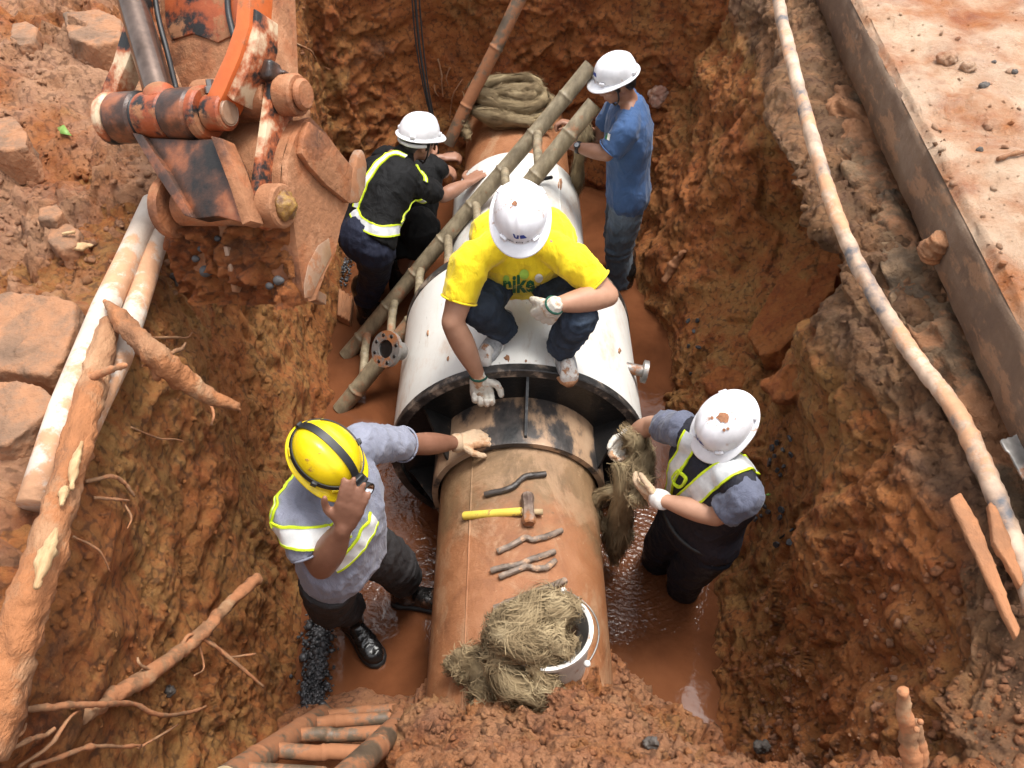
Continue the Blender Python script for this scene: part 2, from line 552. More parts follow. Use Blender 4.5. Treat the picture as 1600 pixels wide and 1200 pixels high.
# right wall with the undercut behind the buttress
near_r = [(.80, -.4), (.93, -.05), (1.00, .3), (1.06, .75), (1.11, 1.15), (1.17, 1.42), (1.27, 1.58), (1.42, 1.66), (1.75, 1.68)]
nose_r = [(.72, -.4), (.84, -.05), (.90, .3), (.93, .75), (.93, 1.15), (.95, 1.40), (1.05, 1.55), (1.3, 1.62), (1.75, 1.66)]
butt_r = [(.80, -.4), (.95, -.05), (1.03, .3), (1.10, .75), (1.14, 1.15), (1.19, 1.42), (1.27, 1.58), (1.42, 1.66), (1.75, 1.68)]
cave_r = [(.78, -.4), (.88, -.05), (1.02, .28), (1.34, .60), (1.80, .92), (1.95, 1.25), (1.30, 1.48), (1.21, 1.60), (1.75, 1.69)]
slope_r = [(.74, -.4), (.83, -.05), (.95, .35), (1.06, .75), (1.18, 1.12), (1.30, 1.42), (1.36, 1.6), (1.48, 1.70), (1.75, 1.72)]
sheet('trench_wall', path_fn([(-.3, nose_r), (.55, nose_r), (1.35, near_r), (2.3, butt_r), (2.75, cave_r), (3.45, cave_r), (4.1, slope_r), (5.9, slope_r)]), 540, 260, m_right, 1.0)
# far wall
def far_wall(a, b):
    x = -2.1 + a * 4.6; z = -.4 + b * 2.6
    y = 5.32 + .10 * z - .42 * sstep(.5, 1.5, np.abs(x - .05)) - .12 * sstep(.3, -.4, z)
    return np.stack([x, y, z], 1)
sheet('trench_wall', far_wall, 340, 200, m_far, .85)
# near bank, sloping up from the pipe to where the photographer stands
def near_bank(a, b):
    x = -1.5 + a * 3.2; y = 1.46 - b * 1.42
    r = np.abs(x - .1)
    side = -.42 + 1.95 * sstep(1.30, .56, y + .30 * sstep(-.22, -.45, x) + .05 * sstep(.4, .9, x))
    heap = .82 + .75 * (1.04 - y) - 1.5 * np.clip(r - .22, 0, 9) ** 1.3 - .8 * np.clip(y - 1.05, 0, 9) + .10 * sstep(.05, .2, x) * sstep(.5, .3, x)
    heap = np.minimum(heap, 1.62)
    side = np.minimum(side, 3.5 - (3.16 - .06 * sstep(.2, .5, x)) * y)
    z = np.logaddexp(side * 14, heap * 14) / 14
    return np.stack([x, y, z], 1)
sheet('ground', near_bank, 400, 200, m_near, .9, flip=True, lumpy=.35)
# trench bed under the water
def bed(a, b):
    return np.stack([-1.5 + a * 3, 0.4 + b * 5.4, np.full(len(a), -.38)], 1)
o = sheet('trench_floor', bed, 80, 140, m_far, .5)
# mud bar that breaks the water at the near left
def mud_bar(a, b):
    x = -1.08 + a * .78; y = 1.12 + b * .80
    z = -.20 + .30 * sstep(1.66, 1.30, y + .25 * np.abs(x + .62)) * sstep(.0, .12, b) * sstep(0, .12, a) * sstep(1, .88, a)
    return np.stack([x, y, z], 1)
sheet('mud_bar', mud_bar, 90, 90, m_near, .55, flip=False)
# far ground sheet that reaches away on every side
def plain(a, b):
    x = -60 + a * 120; y = 6.4 + b * 120
    return np.stack([x, y, np.full(len(a), 1.9)], 1)
o = sheet('ground', plain, 40, 40, m_top, .5, flip=True)
def plain2(a, b):
    x = 1.6 + a * 60; y = -20 + b * 27
    return np.stack([x, y, np.full(len(a), 1.66)], 1)
sheet('ground', plain2, 40, 40, m_top, .3)
def plain3(a, b):
    x = -62 + a * 64; y = -40 + b * 40
    return np.stack([x, y, np.full(len(a), 1.5)], 1)
sheet('ground', plain3, 40, 40, m_top, .3)

def ground_hit(u, v, lift=0.0):
    d = Vector(ray(u, v)).normalized(); best = None
    for t in HIT:
        h = t.ray_cast(Vector(EYE), d)
        if h[0] is not None and (best is None or h[3] < best[3]): best = h
    if best is None: return P(u, v, z=0), np.array((0, 0, 1.0))
    n = np.array(best[1]); 
    if np.dot(n, EYE - np.array(best[0])) < 0: n = -n
    return np.array(best[0]) + n * lift, n

# muddy water
b = NB('muddy_water')
co = b.coord((1, 1, 1), True)
wn_ = b.noise(2.2, co, 5, .6, .5)
c = b.ramp(wn_, [(.3, (.075, .026, .011)), (.55, (.14, .050, .021)), (.8, (.20, .076, .033))])
r1 = b.noise(9, co, 3, .5, 1.5); r2 = b.noise(30, co, 3, .5, .6)
geo = b.n('ShaderNodeNewGeometry')
def near_mask(px, py, r0, r1_):
    q = b.n('ShaderNodeVectorMath', operation='DISTANCE'); b.put(q.inputs[0], geo.outputs['Position']); q.inputs[1].default_value = (px, py, 0)
    return b.step(q.outputs['Value'], r1_, r0)
mk = b.math('MAXIMUM', near_mask(.58, 2.08, .12, .55), near_mask(-.62, 2.25, .2, .75))
wv = b.n('ShaderNodeTexWave', wave_type='RINGS', rings_direction='SPHERICAL'); mp = b.n('ShaderNodeMapping'); mp.inputs['Location'].default_value = (-.58, -2.08, 0)
b.t.links.new(geo.outputs['Position'], mp.inputs[0]); b.t.links.new(mp.outputs[0], wv.inputs[0]); wv.inputs['Scale'].default_value = 11; wv.inputs['Distortion'].default_value = 5; wv.inputs['Detail'].default_value = 2; wv.inputs['Detail Scale'].default_value = 3
h = b.math('ADD', b.math('MULTIPLY', r1, .6), b.math('MULTIPLY', r2, .25))
h = b.math('ADD', b.math('MULTIPLY', h, b.math('MULTIPLY_ADD', mk, .8, .06)), b.math('MULTIPLY', wv.outputs[1], b.math('MULTIPLY', near_mask(.58, 2.08, .08, .5), .16)))
nb_ = b.bump(h, .45, .05)
m_water = b.done(c, .07, nb_, 0, .35)
V = [(-1.7, .3, 0), (1.7, .3, 0), (1.7, 5.7, 0), (-1.7, 5.7, 0)]
o = obj('water', (V, [(0, 1, 2, 3)]), m_water, loc=(0, 0, 0)); o['kind'] = 'structure'

# ---------------------------------------------------------------- the water main
PX, PZ, PR, CR, BR, NR = .03, .42, .355, .392, .600, .405
def onpipe(u, v, R, lift=0.0):
    d = ray(u, v); ox, oz = EYE[0] - PX, EYE[2] - PZ
    A = d[0] ** 2 + d[2] ** 2; B = 2 * (ox * d[0] + oz * d[2]); C = ox * ox + oz * oz - (R + lift) ** 2
    t = (-B - math.sqrt(max(0, B * B - 4 * A * C))) / (2 * A)
    return EYE + d * t
def lathe_y(prof, n=96): return lathe(prof, (PX, 0, PZ), (0, 1, 0), n)
m_white = None
b = NB('white_coated_steel_with_mud'); co = b.coord((1, 1, 1), True)
c = b.mix(b.noise(5, co, 8, .6), (.62, .60, .55), (.78, .77, .73))
f = b.step(b.noise(3.2, b.coord((1, .5, 1), True), 10, .72), .50, .74)
c = b.mix(b.math('MULTIPLY', f, .8), c, (.50, .30, .17))
f = b.math('MULTIPLY', b.step(b.noise(26, co, 8, .75), .62, .70), b.step(b.noise(2.6, co, 5), .45, .62))
c = b.mix(b.math('MULTIPLY', f, .7), c, (.30, .14, .06))
f = b.math('MULTIPLY', b.step(b.noise(9, b.coord((2.4, .5, 2.4), True), 10, .75), .52, .70), b.step(b.noise(1.8, b.coord((1, 1, 1), True), 4), .40, .66))
c = b.mix(b.math('MULTIPLY', f, .55), c, (.42, .29, .19))
zz = b.n('ShaderNodeSeparateXYZ'); b.put(zz.inputs[0], b.n('ShaderNodeNewGeometry').outputs['Position'])
f = b.math('MULTIPLY', b.step(zz.outputs[2], .62, .05), b.step(b.noise(7, b.coord((1, 1, .35), True), 8, .7), .35, .62))
c = b.mix(b.math('MULTIPLY', f, .65), c, (.36, .20, .11))
f = b.step(b.noise(55, b.coord((1, .25, 1), True), 4, .7), .67, .72)
c = b.mix(b.math('MULTIPLY', f, .5), c, (.2, .17, .14))
m_white = b.done(c, .42, b.bump(b.noise(30, co, 6, .7), .25, .003))
m_black = M('black_bitumen', [(.3, (.006, .006, .006)), (.66, (.014, .013, .013)), (.73, (.16, .10, .06)), (.82, (.24, .15, .09))], 13, .30, .6, 30, .006, detail=10, world=True)
m_rim = M('scraped_bitumen_rim', [(.40, (.012, .012, .012)), (.54, (.045, .04, .037)), (.62, (.22, .17, .13)), (.78, (.38, .30, .23))], 12, .5, .7, 40, .006, detail=10, world=True)
m_collar = M('muddy_black_collar', [(.38, (.012, .012, .013)), (.47, (.06, .05, .045)), (.53, (.36, .23, .14)), (.75, (.50, .35, .23))], 4.2, .5, .6, 45, .006, detail=10, world=True, stretch=(1, .6, 1))
b = NB('mud_coated_pipe'); co = b.coord((1, 1, 1), True)
yy = b.n('ShaderNodeSeparateXYZ'); b.put(yy.inputs[0], b.n('ShaderNodeNewGeometry').outputs['Position'])
n1 = b.noise(4.5, co, 9, .68, .6)
red = b.ramp(n1, [(.25, (.17, .065, .027)), (.5, (.30, .120, .048)), (.75, (.39, .18, .085))])
olive = b.ramp(n1, [(.25, (.11, .072, .036)), (.5, (.20, .130, .066)), (.75, (.30, .19, .10))])
edge = b.math('ADD', yy.outputs[1], b.math('MULTIPLY_ADD', b.noise(5, co, 8, .7), .9, -.45))
band = b.math('MULTIPLY', b.step(edge, 1.72, 2.05), b.step(edge, 3.1, 2.6))
c = b.mix(b.math('MULTIPLY', band, .85), red, olive)
f = b.step(b.noise(3.4, b.coord((1, .6, 1), True), 11, .74, 1.0), .50, .62)
c = b.mix(b.math('MULTIPLY', f, .55), c, b.mix(b.noise(30, co, 6, .7), (.30, .17, .09), (.50, .32, .19)))
f = b.step(b.noise(22, co, 9, .78), .60, .70)
c = b.mix(b.math('MULTIPLY', f, .65), c, (.52, .34, .20))
f = b.step(b.noise(17, b.coord((1, 1, 1), True), 9, .75), .30, .38)
c = b.mix(b.math('MULTIPLY', b.math('SUBTRACT', 1.0, f), .6), c, (.10, .06, .035))
m_pipe = b.done(c, b.math('MULTIPLY_ADD', b.noise(6, co, 4), .3, .38), b.bump(b.noise(26, co, 10, .78), .8, .010))

main = empty('water_main', (PX, 2.4, PZ - BR), 'large white and mud covered water pipe with a black ringed joint, lying in the trench', 'pipe')
obj('pipe_section', lathe_y([(.40, PR), (.9, PR), (1.4, PR), (1.9, PR), (2.55, PR)]), m_pipe, main)
obj('pipe_section', lathe_y([(4.35, PR - .002), (5.0, PR - .002), (5.8, PR - .002)]), m_pipe, main)
s0 = lathe_y([(2.425, BR - .004), (2.43, BR), (2.8, BR), (3.2, BR), (3.25, BR), (3.252, .40)])
obj('barrel', s0, m_white, main, auto=40)
obj('sleeve', lathe_y([(3.24, NR), (3.6, NR), (4.2, NR), (4.42, NR), (4.43, NR - .006), (4.43, PR - .01)]), m_white, main, auto=40)
obj('rim', lathe_y([(2.428, BR - .03), (2.428, BR + .004), (2.392, BR + .005), (2.388, BR + .001), (2.388, BR - .036), (2.43, BR - .040)]), m_rim, main, auto=40)
obj('rim', lathe_y([(3.205, BR - .01), (3.205, BR + .005), (3.25, BR + .005), (3.262, BR), (3.262, BR - .02)]), m_rim, main, auto=40)
obj('end_face', lathe_y([(2.395, BR - .034), (2.418, BR - .038), (2.422, BR - .05), (2.426, CR - .005)]), m_black, main, auto=50)
obj('collar', lathe_y([(2.43, CR), (2.3, CR), (2.175, CR + .002), (2.166, CR), (2.166, PR + .012), (2.30, PR + .01)]), m_collar, main, auto=40)
def pol(ang, r, y):
    a = math.radians(ang)
    return np.array((PX + r * math.sin(a), y, PZ + r * math.cos(a)))
for ang in (4, -52, 62, -105, 112, 180):
    tz = unit(pol(ang + 90, 1, 0) - np.array((PX, 0, PZ)))
    out = [pol(ang, CR - .003, 2.43), pol(ang, BR - .035, 2.43), pol(ang, BR - .07, 2.40), pol(ang, CR + .012, 2.20), pol(ang, CR - .003, 2.19)]
    obj('gusset', prism(np.array(out) - tz * .006, tz * .012), m_black, main, smooth=False)
sa = -34
obj('weld_seam', tube([pol(sa, PR + .0005, y) for y in np.linspace(.9, 2.16, 24)], .004, 6, wob=.3), m_pipe, main)
obj('weld_seam', tube([pol(38, NR + .0005, y) for y in np.linspace(3.27, 4.40, 24)], .004, 6, wob=.3), m_white, main)
# side branches with bolted flanges
m_steel = M('grey_steel_with_mud', [(.3, (.16, .15, .14)), (.7, (.32, .30, .28))], 20, .45, .3, 80, .002, .6, mud=.35)
def flange(p, ax, r=.062, thick=.022, stub=.09, nb=8):
    ax = unit(ax)
    f = obj('flange', lathe([(0, r * .52), (0, r), (thick, r), (thick, r * .5), (-.02, r * .5), (-stub, r * .5), (-stub, r * .1)][::1], p, ax, 40), m_steel, main, auto=30)
    e1 = unit(np.cross(ax, (0, 0, 1))); e2 = np.cross(ax, e1)
    for k in range(nb):
        a = 2 * PI * k / nb
        q = p + (e1 * math.cos(a) + e2 * math.sin(a)) * r * .77
        obj('bolt_hole', lathe([(thick + .0015, 0), (thick + .0015, r * .10), (thick * .5, r * .11)], q, ax, 10), m_black, f)
    obj('bore', lathe([(thick * .6, 0), (thick * .6, r * .49)], p, ax, 24), m_black, f)
flange(P(607, 546, y=2.76), (-.55, -.52, .65), .088)
flange(P(1004, 580, y=2.70), (.86, -.15, -.10), .055)

# ---------------------------------------------------------------- concrete road slab on the right
b = NB('dirty_concrete'); co = b.coord((1, 1, 1), True)
c = b.ramp(b.noise(3.5, co, 9, .65), [(.3, (.105, .062, .04)), (.5, (.17, .105, .066)), (.72, (.26, .185, .13))])
f = b.step(b.noise(2.6, co, 3, .5), .66, .69)
c = b.mix(f, c, (.36, .29, .225))
f = b.step(b.noise(5, b.coord((1, 1, 2.5), True), 9, .7), .52, .60)
c = b.mix(b.math('MULTIPLY', f, .7), c, (.34, .185, .10))
m_conc = b.done(c, .8, b.bump(b.noise(24, co, 9, .75), .9, .012))
e0, e1 = P(1600, 490, z=2.0), P(1340, 0, z=2.0)
ed = unit(e1 - e0); en = unit(np.cross(ed, (0, 0, 1)))      # points to +X
def slab_strip(zs, offs, n=160, jit=.008):
    """edge of the slab: rows of points along the edge"""
    ss = np.linspace(-3.2, 6.5, n); V = []
    for z, of in zip(zs, offs):
        p = e0[None] + ed[None] * ss[:, None] + en[None] * of
        p[:, 2] = z
        V.append(p)
    V = np.array(V)
    dn = fbm(V.reshape(-1, 3) * 6, 4).reshape(V.shape[:2])
    V = V - en * (dn * jit)[..., None]
    m = len(zs)
    F = [(i * n + j, i * n + j + 1, (i + 1) * n + j + 1, (i + 1) * n + j) for i in range(m - 1) for j in range(n - 1)]
    return V.reshape(-1, 3), [f[::-1] for f in F]
o = obj('concrete_road', slab_strip([1.58, 1.735, 1.74, 1.82, 1.92, 1.948, 1.955], [.4, .03, .002, 0, 0, .004, .03], 260), m_conc, loc=(0, 0, 0)); o['kind'] = 'structure'
def road_top(a, b_):
    s = -3.2 + a * 9.7; of = .004 + b_ ** 1.8 * 7
    p = e0[None] + ed[None] * s[:, None] + en[None] * of[:, None]
    p[:, 2] = 1.987 - .03 * sstep(.03, .0, of) + .012 * sstep(.02, .2, of) + .03 * np.clip(fbm(p * np.array((2.5, 4, 1)) + 3, 4), -.2, 1) * sstep(.0, .12, of)
    return p
sheet('road_mud', road_top, 280, 160, m_slabmud, .20, flip=False)
# soil ledge and old footing between the slab and the brink
m_foot = M('weathered_footing', [(.3, (.07, .048, .030)), (.5, (.17, .105, .058)), (.7, (.28, .17, .09))], 9, .88, 1.0, 50, .016, mud=.45, mudcol=(.36, .165, .075), mudscale=2.2, detail=10, world=True)
pts = [P(u - 8, v, z=1.60) for u, v in ((1285, -60), (1305, 60), (1335, 170), (1365, 260), (1405, 370), (1452, 480), (1510, 590), (1580, 720), (1650, 860))]
pp = spline(pts, 14)
pp = spline(pts, 40)
V, F = tube(pp, .10, 44)
V = np.asarray(V); nn = fbm(V * 5, 3) * .045 + fbm(V * 15, 3) * .020 + cellrand(V * 9) * .022 + fbm(V * 40, 2) * .006
V = V * 1.0; V[:, 2] = 1.60 + (V[:, 2] - 1.60) * .6; V = V + nn[:, None] * np.array((-.7, 0, .7))
o = obj('buried_footing', (V, F), m_foot, loc=(0, 0, 0)); o['kind'] = 'structure'

rgs = np.random.RandomState(12)
m_drip = M('mud_smear', [(.3, (.26, .11, .05)), (.7, (.44, .25, .14))], 30, .85, .6, 90, .004)
for u, v, r, el, R_ in ((793, 559, 5, 1.3, BR), (822, 564, 2, 1, BR), (862, 553, 2, 1, BR), (700, 560, 2, 2, BR), (968, 548, 2.5, 2, BR), (668, 520, 2, 2.4, BR), (875, 288, 4, 2.2, NR), (850, 262, 2.5, 1.4, NR)):
    ol = [(u + r * math.cos(t) * (.5 + .7 * rgs.rand()), v + r * el * math.sin(t) * (.5 + .7 * rgs.rand())) for t in np.linspace(0, 2 * PI, 13)[:-1]]
    top = [onpipe(x, y, R_, .0035) for x, y in ol]; bot = [onpipe(u + (x - u) * 1.15, v + (y - v) * 1.15, R_, -.002) for x, y in ol]
    n = len(ol); V = top + bot + [onpipe(u, v, R_, .006)]
    obj('mud_splat', (np.array(V), [(i, (i + 1) % n, n + (i + 1) % n, n + i) for i in range(n)] + [(2 * n, (i + 1) % n, i) for i in range(n)]), m_drip, main)
# ================================================================ PEOPLE
SKIN = [(.3, (.36, .185, .115)), (.7, (.47, .26, .17))]
m_skin = M('skin', SKIN, 9, .5, .25, 160, .0012, spec=.4)
m_skin_tan = M('tanned_skin', [(.3, (.19, .085, .052)), (.7, (.27, .13, .082))], 9, .45, .25, 160, .0012, spec=.4)
m_skin_mid = M('brown_skin', [(.3, (.24, .115, .07)), (.7, (.34, .175, .115))], 9, .48, .25, 160, .0012, spec=.4)
m_lip = M('lips', (.28, .09, .075), 9, .5, .1)
m_eye = M('eye', (.03, .022, .018), 9, .15, .0)
m_hair = M('black_hair', (.012, .010, .009), 40, .5, .5, 300, .003, stretch=(1, 1, .3))
m_helm = M('white_helmet_plastic', (.80, .80, .83), 7, .28, .02, 50, .0006, mud=.07, mudcol=(.42, .2, .1), mudscale=12, spec=.5)
m_helm_y = M('yellow_helmet_plastic', (.80, .58, .010), 7, .28, .02, 50, .0006, mud=.05, mudcol=(.4, .2, .03), mudscale=30, spec=.5)
m_blue = M('logo_blue', (.02, .05, .28), 9, .5, .0)
m_ink = M('lettering_black', (.012, .012, .014), 9, .5, .0)
m_blk = M('black_rubber', (.014, .014, .015), 20, .5, .2, 120, .002)
m_boot = M('wet_black_boot', (.013, .012, .012), 20, .22, .15, 60, .003, mud=.22, mudcol=(.10, .045, .022), mudscale=9)
m_glove = M('knitted_cotton_glove', (.66, .62, .54), 14, .92, .8, 330, .002, mud=.30, mudcol=(.46, .26, .145), mudscale=14)
m_glove_dirty = M('mud_stained_glove', (.52, .37, .24), 14, .92, .8, 330, .002, mud=.30, mudcol=(.42, .23, .12), mudscale=14)
m_cuff = M('green_cuff', (.012, .07, .045), 14, .9, .6, 330, .002)
m_cuff_w = M('white_cuff', (.74, .71, .67), 14, .9, .6, 330, .002)
def cloth(name, col, rough=.85, weave=420, bump=.35, fold=.5, **k):
    b = NB(name); co = b.coord()
    c = b.mix(b.step(b.noise(6, co, 6), .3, .7), tuple(x * .8 for x in col), tuple(min(1, x * 1.12) for x in col))
    if k.get('mud', 0) > 0:
        f = b.step(b.noise(8, co, 10, .7), .68 - k['mud'] * .3, .78 - k['mud'] * .3)
        c = b.mix(b.math('MULTIPLY', f, .8), c, k.get('mudcol', (.34, .16, .075)))
    if k.get('fade'):
        f = b.step(b.noise(3.4, co, 7, .6, .8), .42, .72)
        c = b.mix(f, c, k['fade'])
    if k.get('check'):
        v = b.n('ShaderNodeTexChecker'); b.put(v.inputs['Vector'], co); v.inputs['Scale'].default_value = 210
        c = b.mix(b.math('MULTIPLY', v.outputs[1], .35), c, k['check'])
    n1 = b.bump(b.noise(13, b.coord((1, 1, .45)), 4, .6, .8), fold, .03)
    n2 = b.bump(b.noise(weave, co, 3, .6), bump, .0012, n1)
    m = b.done(c, rough, n2, 0, .25)
    b.b.inputs['Sheen Weight'].default_value = .15 if max(col) > .1 else .0
    return m
m_yellow = cloth('yellow_cotton', (.80, .60, .015), .8)
m_jean = cloth('dark_denim', (.022, .030, .044), .85, fade=(.085, .125, .20))
m_jean2 = cloth('faded_denim', (.06, .085, .115), .85, fade=(.17, .23, .30))
m_greypolo = cloth('grey_blue_polo_cotton', (.25, .26, .325), .85, check=(.17, .18, .24))
m_greytr = cloth('dark_grey_trousers', (.035, .033, .034), .8, mud=.15, mudcol=(.09, .05, .03))
m_navy = cloth('navy_work_trousers', (.014, .017, .034), .8, mud=.12, mudcol=(.10, .06, .04))
m_navy2 = cloth('wet_navy_trousers', (.012, .015, .023), .6, mud=.1, mudcol=(.07, .04, .025))
m_blackc = cloth('black_cotton', (.006, .006, .0065), .8)
m_vestdark = cloth('dark_vest_mesh', (.020, .020, .028), .7)
m_bluetee = cloth('blue_cotton', (.045, .095, .215), .85)
m_slate = cloth('slate_blue_cotton', (.115, .125, .175), .85)
m_refl = M('silver_reflective_tape', [(.35, (.50, .52, .53)), (.65, (.70, .71, .71))], 25, .38, .35, 46, .004, metal=.15)
m_reflw = M('white_reflective_tape', [(.35, (.66, .68, .67)), (.65, (.80, .80, .79))], 25, .45, .35, 46, .004)
m_lime = M('lime_piping', (.58, .72, .02), 14, .6, .2, 200, .001)
m_shoe = M('grey_running_shoe', [(.4, (.26, .26, .26)), (.6, (.38, .38, .38))], 60, .8, .5, 240, .002)
m_shoew = M('white_shoe_leather', (.66, .63, .58), 20, .55, .2, mud=.3, mudcol=(.36, .18, .09), mudscale=26)
m_sole = M('muddy_sole', (.40, .20, .10), 30, .8, .5, 90, .004)
m_green = M('print_green', (.01, .12, .04), 9, .7, .0)
m_ltgreen = M('print_light_green', (.36, .60, .08), 9, .7, .0)
m_printw = M('print_white', (.68, .68, .62), 9, .7, .0)
m_chrome = M('lamp_reflector', (.75, .75, .75), 9, .12, .0, metal=1.0)
m_lens = M('lamp_rim', (.35, .35, .36), 9, .25, .0, metal=.8)
UPZ = np.array((0, 0, 1.0))

def wave_cloth(amp, sc=11, st=(1, 1, .5), seed=0):
    def f(W, N):
        p = W * np.array(st) * sc + seed
        k = np.clip(ridged(p, 2), 0, 2)
        return amp * (1.5 * k ** 2 * .6 - .6) + amp * .7 * fbm(p * .5 + 4, 2) + amp * .30 * np.clip(ridged(p * 2.1 + 7, 2), 0, 2) ** 2
    return f

# ---- hands: a palm, four unequal bent fingers and a thumb leaving the side of the palm
def hand_parts(wr, d, n, th, curl=.5, s=1.0, fat=1.0, spread=.1, thumb=.5, tsp=.75):
    """wr wrist, d direction of the fingers, n direction the palm faces, th thumb side"""
    d = unit(d); n = unit(n - d * np.dot(n, d)); t = np.cross(d, n)
    if np.dot(t, th) < 0: t = -t
    wr = np.asarray(wr, float); P_ = []
    ks = [(.031, .088, .076), (.011, .093, .084), (-.011, .090, .079), (-.030, .082, .062)]
    K = [wr + s * (d * b + t * a) for a, b, _ in ks]
    for (a, b, L), k in zip(ks, K):
        P_.append(bone(wr + s * (t * a * .55 + d * .012), k, .0165 * s * fat, .0125 * s * fat, 10))
    P_.append(ellip(wr + s * d * .05, s * t * .036, s * d * .046, s * n * .0145 * fat, 14, 8))
    for i, ((a, b, L), k) in enumerate(zip(ks, K)):
        dd = unit(d + t * spread * (a / .03)); p = k; r = .0103 * s * fat
        ang = 0
        for j, fr in enumerate((.45, .31, .24)):
            ang += curl * (.75, 1.0, .7)[j] * (1 + .10 * i)
            v = dd * math.cos(ang) + n * math.sin(ang)
            q = p + v * L * fr * s
            P_.append(bone(p, q, r, r * .92, 10)); p = q; r *= .92
    p = wr + s * (d * .022 + t * .024)
    v = unit(d * .55 + t * tsp + n * thumb * .5)
    q = p + v * .044 * s; P_.append(bone(p, q, .0145 * s * fat, .0118 * s * fat, 10))
    v = unit(d * .9 + t * .35 + n * thumb * .8); p = q
    q = p + v * .030 * s; P_.append(bone(p, q, .0115 * s * fat, .0105 * s * fat, 10)); p = q
    v = unit(d * .95 + t * .05 + n * thumb); q = p + v * .024 * s
    P_.append(bone(p, q, .0105 * s * fat, .0088 * s * fat, 10))
    return P_

# ---- head: skull, jaw, brow, nose, lips, chin, ears
def head_parts(c, f, u, s=.95):
    f = unit(f); u = unit(u - f * np.dot(u, f)); r = np.cross(f, u)
    q = lambda x, y, z: c + s * (r * x + f * y + u * z)
    E = lambda x, y, z, a, b_, h: ellip(q(x, y, z), s * r * a, s * f * b_, s * u * h, 16, 12)
    Pt = [E(0, -.012, .035, .074, .094, .088), E(0, .018, -.03, .062, .072, .075), E(0, .040, -.072, .040, .045, .035),
          E(0, .062, -.098, .018, .018, .015), E(.036, .050, -.018, .028, .028, .022), E(-.036, .050, -.018, .028, .028, .022),
          E(0, .072, .028, .052, .018, .014), E(0, .085, -.058, .024, .012, .008), E(0, .083, -.073, .021, .012, .009)]
    Pt.append(bone(q(0, .078, .022), q(0, .104, -.022), s * .009, s * .0135, 10))
    for sx in (-1, 1):
        Pt.append(E(sx * .012, .094, -.028, .009, .010, .008))
        Pt.append(ellip(q(sx * .078, -.006, -.008), s * (r * .010 + f * .004 * sx), s * f * .019, s * u * .032, 12, 8))
        Pt.append(ellip(q(sx * .082, -.014, -.006), s * r * .008, s * f * .010, s * u * .028, 10, 8))
    return Pt, q, (r, f, u)

